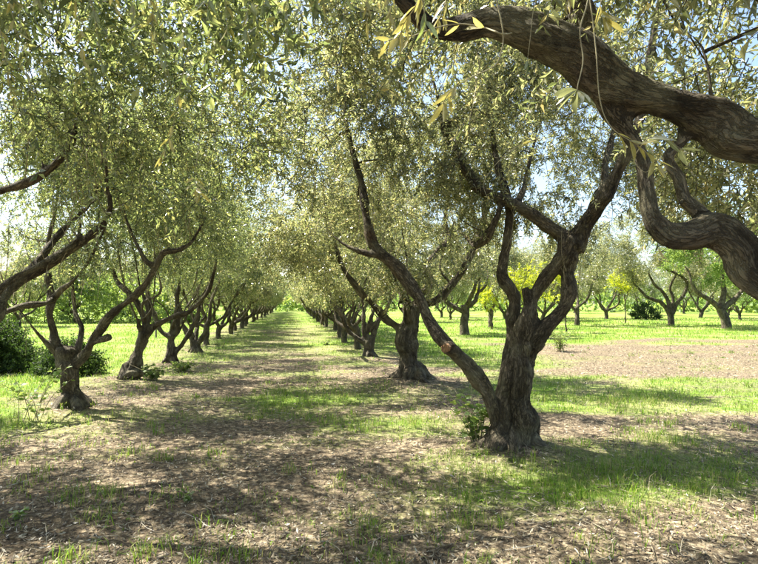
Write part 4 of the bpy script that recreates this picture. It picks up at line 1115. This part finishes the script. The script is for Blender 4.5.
# flat pale stone at the bottom edge, and a second one at the lower right
def stone(px, py, s, label, seed):
    g = G(px, py); rng = np.random.default_rng(seed)
    u, v = np.meshgrid(np.linspace(0, 2 * math.pi, 13)[:-1], np.linspace(0.15, math.pi - .15, 7))
    V = np.stack([np.cos(u) * np.sin(v), np.sin(u) * np.sin(v), np.cos(v)], -1).reshape(-1, 3)
    V = np.sign(V) * np.abs(V) ** .8
    V = V * (1 + .22 * vnoise(V * 1.7 + seed, seed))[:, None] * np.array([s, s * .6, s * .28])
    F = []
    for i in range(6):
        for j in range(12): F.append([i * 12 + j, i * 12 + (j + 1) % 12, (i + 1) * 12 + (j + 1) % 12, (i + 1) * 12 + j])
    V = np.vstack([V, [0, 0, s * .28], [0, 0, -s * .28]]); F3 = [[j, (j + 1) % 12, 84] for j in range(12)] + [[72 + (j + 1) % 12, 72 + j, 85] for j in range(12)]
    o = link(bpy.data.objects.new('stone', mesh_np('stone', V, [np.array(F), np.array(F3)], [M['stone']], smooth=True)))
    o.location = (g[0], g[1], base_z(g[0], g[1]) + s * .12); o.rotation_euler = (.1, .05, seed)
    tag(o, label, 'stone')
stone(163, 553, .045, 'flat orange-brown stone at the bottom edge left of centre', 1)
stone(671, 534, .03, 'small pale stone in the litter at the lower right', 2)
# slim wooden post in the left field
px_ = P(156, 334, 26)
pv, p4, p3 = tube(np.array([[0, 0, -.3, .05], [0, 0, .5, .048], [.01, 0, 1.15, .045], [.01, 0, 1.2, .03]]), 8)
po = link(bpy.data.objects.new('wooden_post', mesh_np('wooden_post', pv, [p4, p3], [M['post']], smooth=False))); po.location = (px_[0], 26, 0)
tag(po, 'slim wooden post standing in the sunny left field', 'post')

# ------------------------------------------------------------------ the twigs that hang close to the lens, leaf by leaf
def leaf_mesh(k):
    rng = np.random.default_rng(300 + k)
    Lf = .050; wv = .0062 * rng.uniform(.85, 1.2); bend = rng.uniform(-.1, .4); g = []
    for u, w_ in ((0, .06), (.08, .25), (.25, .8), (.5, 1), (.75, .75), (.92, .3), (1, .02)):
        z = -bend * u * u * Lf * .5
        tw = (u - .3) * rng.uniform(-1, 1) * .9; cy, sy = math.cos(tw), math.sin(tw); sw = math.sin(u * 3) * Lf * .06 * (rng.random() * .1 + (k % 3 - 1))
        e = wv * w_; lift = .4 * e
        g += [[u * Lf, e * cy + sw, z + lift + e * sy], [u * Lf, sw, z], [u * Lf, -e * cy + sw, z + lift - e * sy]]
    f = []
    for m_ in range(6):
        o = m_ * 3; f += [[o, o + 3, o + 4, o + 1], [o + 1, o + 4, o + 5, o + 2]]
    return mesh_np('leaf', np.array(g), [np.array(f)], [[M['leaf_yellow'], M['leaf_green'], M['leaf_silver']][k % 3]], smooth=True)
def near_leaf(name, top, under, trans, ft):
    m = leaf_mat(name, [(0, top), (1, top)], [(0, under), (1, under)], [(0, trans), (1, trans)], ft=ft, rough=.36)
    nt = m.node_tree; L = nt.links.new
    p = [n for n in nt.nodes if n.type == 'BSDF_PRINCIPLED'][0]; src = p.inputs['Base Color'].links[0].from_socket
    tc = N(nt, 'ShaderNodeTexCoord'); sp = N(nt, 'ShaderNodeSeparateXYZ'); L(tc.outputs['Object'], sp.inputs[0])
    ab = N(nt, 'ShaderNodeMath', operation='ABSOLUTE'); L(sp.outputs['Y'], ab.inputs[0])
    mr = N(nt, 'ShaderNodeMapRange'); L(ab.outputs[0], mr.inputs[0]); mr.inputs[1].default_value = .0003; mr.inputs[2].default_value = .0009; mr.inputs[3].default_value = 1; mr.inputs[4].default_value = 0
    nz = N(nt, 'ShaderNodeTexNoise', i_Scale=120.0, i_Detail=4.0); L(tc.outputs['Object'], nz.inputs['Vector'])
    bl = ramp(nt, [(.42, (.72, .66, .5)), (.55, (1, 1, 1))], nz.outputs[0])
    m1 = N(nt, 'ShaderNodeMix', data_type='RGBA', blend_type='MULTIPLY'); m1.inputs[0].default_value = .8; L(src, m1.inputs[6]); L(bl.outputs[0], m1.inputs[7])
    m2 = N(nt, 'ShaderNodeMix', data_type='RGBA'); L(mr.outputs[0], m2.inputs[0]); L(m1.outputs[2], m2.inputs[6]); m2.inputs[7].default_value = (.45, .46, .28, 1)
    L(m2.outputs[2], p.inputs['Base Color'])
    return m
M['leaf_yellow'] = near_leaf('olive_leaf_yellow', (.30, .28, .09), (.42, .38, .18), (.55, .48, .12), .45)
M['leaf_green'] = near_leaf('olive_leaf_green', (.055, .10, .05), (.28, .32, .22), (.28, .36, .08), .35)
M['leaf_silver'] = near_leaf('olive_leaf_silver', (.12, .16, .10), (.42, .43, .33), (.40, .42, .16), .38)
LEAVES = [leaf_mesh(k) for k in range(9)]

def hang_twig(tree, pts, depth, rad, nl, seed, t0=.3, style=None, ls=1.0, op=.7, droop=.3):
    """pts in photo pixels at their own depth; leaves in pairs from t0 to the end"""
    rng = np.random.default_rng(seed)
    w = np.array([[*P(p[0], p[1], depth + (p[2] if len(p) > 2 else 0)), rad] for p in pts])
    c = catmull(w, 8); c[:, 3] = np.linspace(rad, rad * .45, len(c))
    org = np.array(tree.location)
    V, F4, F3 = tube(c, 6)
    tw = link(bpy.data.objects.new('twig', mesh_np('twig', V - org, [F4, F3], [M['twig']], smooth=True)), tree)
    npair = (nl + 1) // 2
    for i in range(nl):
        t = t0 + (1 - t0) * (i // 2) / max(1, npair - 1)
        k = min(int(t * (len(c) - 1)), len(c) - 2)
        tan = c[k + 1, :3] - c[k, :3]; tan /= np.linalg.norm(tan)
        az = (i % 2) * math.pi + (i // 2) * 1.3 + rng.normal(0, .4)
        R0 = rot_to(tan[None], np.array([az]))[0]
        o_ = op * rng.uniform(.6, 1.3)
        d = R0[:, 0] * math.cos(o_) + R0[:, 1] * math.sin(o_); d[2] -= droop * rng.random()
        d[1] *= .6
        RL = rot_to(d[None], np.array([rng.uniform(-1.2, 1.2)]))[0]
        kk = int(rng.integers(0, 9)) if style is None else style + 3 * int(rng.integers(0, 3))
        lf = bpy.data.objects.new('leaf', LEAVES[kk]); link(lf, tw)
        mt = Matrix([[*RL[0]], [*RL[1]], [*RL[2]]]).to_4x4()
        mt.translation = Vector(c[k, :3] - org)
        s = ls * rng.uniform(.75, 1.15)
        lf.matrix_local = mt @ Matrix.Diagonal((s, s, s, 1))
    return tw
T = hang_twig
# bunch over the left end of the big limb
T(fgt, [(512, 33, .5), (503, 34), (485, 28), (460, 24), (435, 28), (412, 36), (388, 40)], 1.25, .0022, 10, 1, .35, 0, 1.0)
T(fgt, [(430, -60), (424, -20), (416, 5), (405, 22), (398, 40)], 1.2, .0018, 12, 2, .4, 0, 1.05, droop=.6)
T(fgt, [(462, -70), (452, -30), (446, 0), (438, 22)], 1.3, .0018, 12, 3, .45, 0, 1.0, droop=.5)
T(fgt, [(408, -40), (422, 0), (425, 20), (428, 36)], 1.2, .0018, 7, 4, .5, 1, .9)
T(fgt, [(488, -60), (495, -10), (503, 32), (501, 52), (494, 66), (470, 78), (450, 92), (443, 104)], 1.3, .0020, 6, 5, .82, 0, 1.1, .9)
T(fgt, [(560, -60), (536, 0), (530, 40), (526, 72)], 1.5, .0014, 2, 6, .9, 1, .8)
# rosette left of the limb crossing
T(fgt, [(598, -60), (588, 0), (580, 30), (583, 60), (578, 84), (577, 92)], 1.15, .0018, 12, 8, .93, 2, 1.15, 1.2, .1)
T(fgt, [(583, -50), (590, 0), (596, 50), (600, 100), (612, 128), (640, 147), (660, 166)], 1.35, .0018, 12, 9, .72, 0, 1.0, .9)
T(fgt, [(640, 147), (650, 138), (668, 140), (682, 150)], 1.35, .0013, 6, 10, .3, 2, .9)
T(fgt, [(640, 147), (634, 160), (645, 172), (656, 162), (650, 152)], 1.37, .0011, 1, 11, .9, 1, .6)
T(fgt, [(606, -50), (604, -10), (600, 8), (606, 22)], 1.2, .0016, 8, 12, .6, 0, .95)
T(fgt, [(480, 60, .2), (474, 100), (470, 126), (488, 140)], 1.35, .0009, 1, 13, .6, 1, 1.0)
T(fgt, [(540, 138), (520, 145), (500, 160), (484, 182), (488, 200)], 1.6, .0014, 2, 14, .1, 0, .8)
# tops: middle and left
spots = [(395, 5, 0), (372, 0, 0), (345, 8, 1), (328, -5, 0), (305, 0, 1), (290, 10, None), (268, -5, 1), (250, 8, None), (232, -5, None), (212, 0, 1)]
for i, (px, py, st) in enumerate(spots):
    T(fgt, [(px + 12, py - 90), (px + 8, py - 50), (px + random.uniform(-6, 6), py - 15), (px - 5, py + 12 + 14 * (i % 3))], 1.65 + .12 * (i % 4), .0018, 12, 30 + i, .3, st, 1.05, .7, .5)
spots = [(12, 20), (35, -5), (48, 25), (66, 0), (92, 10), (110, -5), (128, 5), (20, 60), (78, 48), (98, 62), (145, 30), (160, 60), (178, 55), (8, 90), (170, 90)]
for i, (px, py) in enumerate(spots):
    T(left_close, [(px - 30, py - 150), (px - 12, py - 80), (px + random.uniform(-6, 6), py - 30), (px + 6, py + 18)], 1.7 + .2 * (i % 4), .0018, 13, 60 + i, .35, [0, 2, None, 0, 1][i % 5], 1.0, .7, .45)
T(left_close, [(205, 60), (202, 110), (198, 150), (195, 178), (200, 196)], 1.9, .0013, 9, 90, .75, 0, 1.0, 1.0)
T(left_close, [(190, 40), (180, 90), (172, 130), (160, 160)], 2.0, .0014, 12, 91, .4, 0, 1.0)
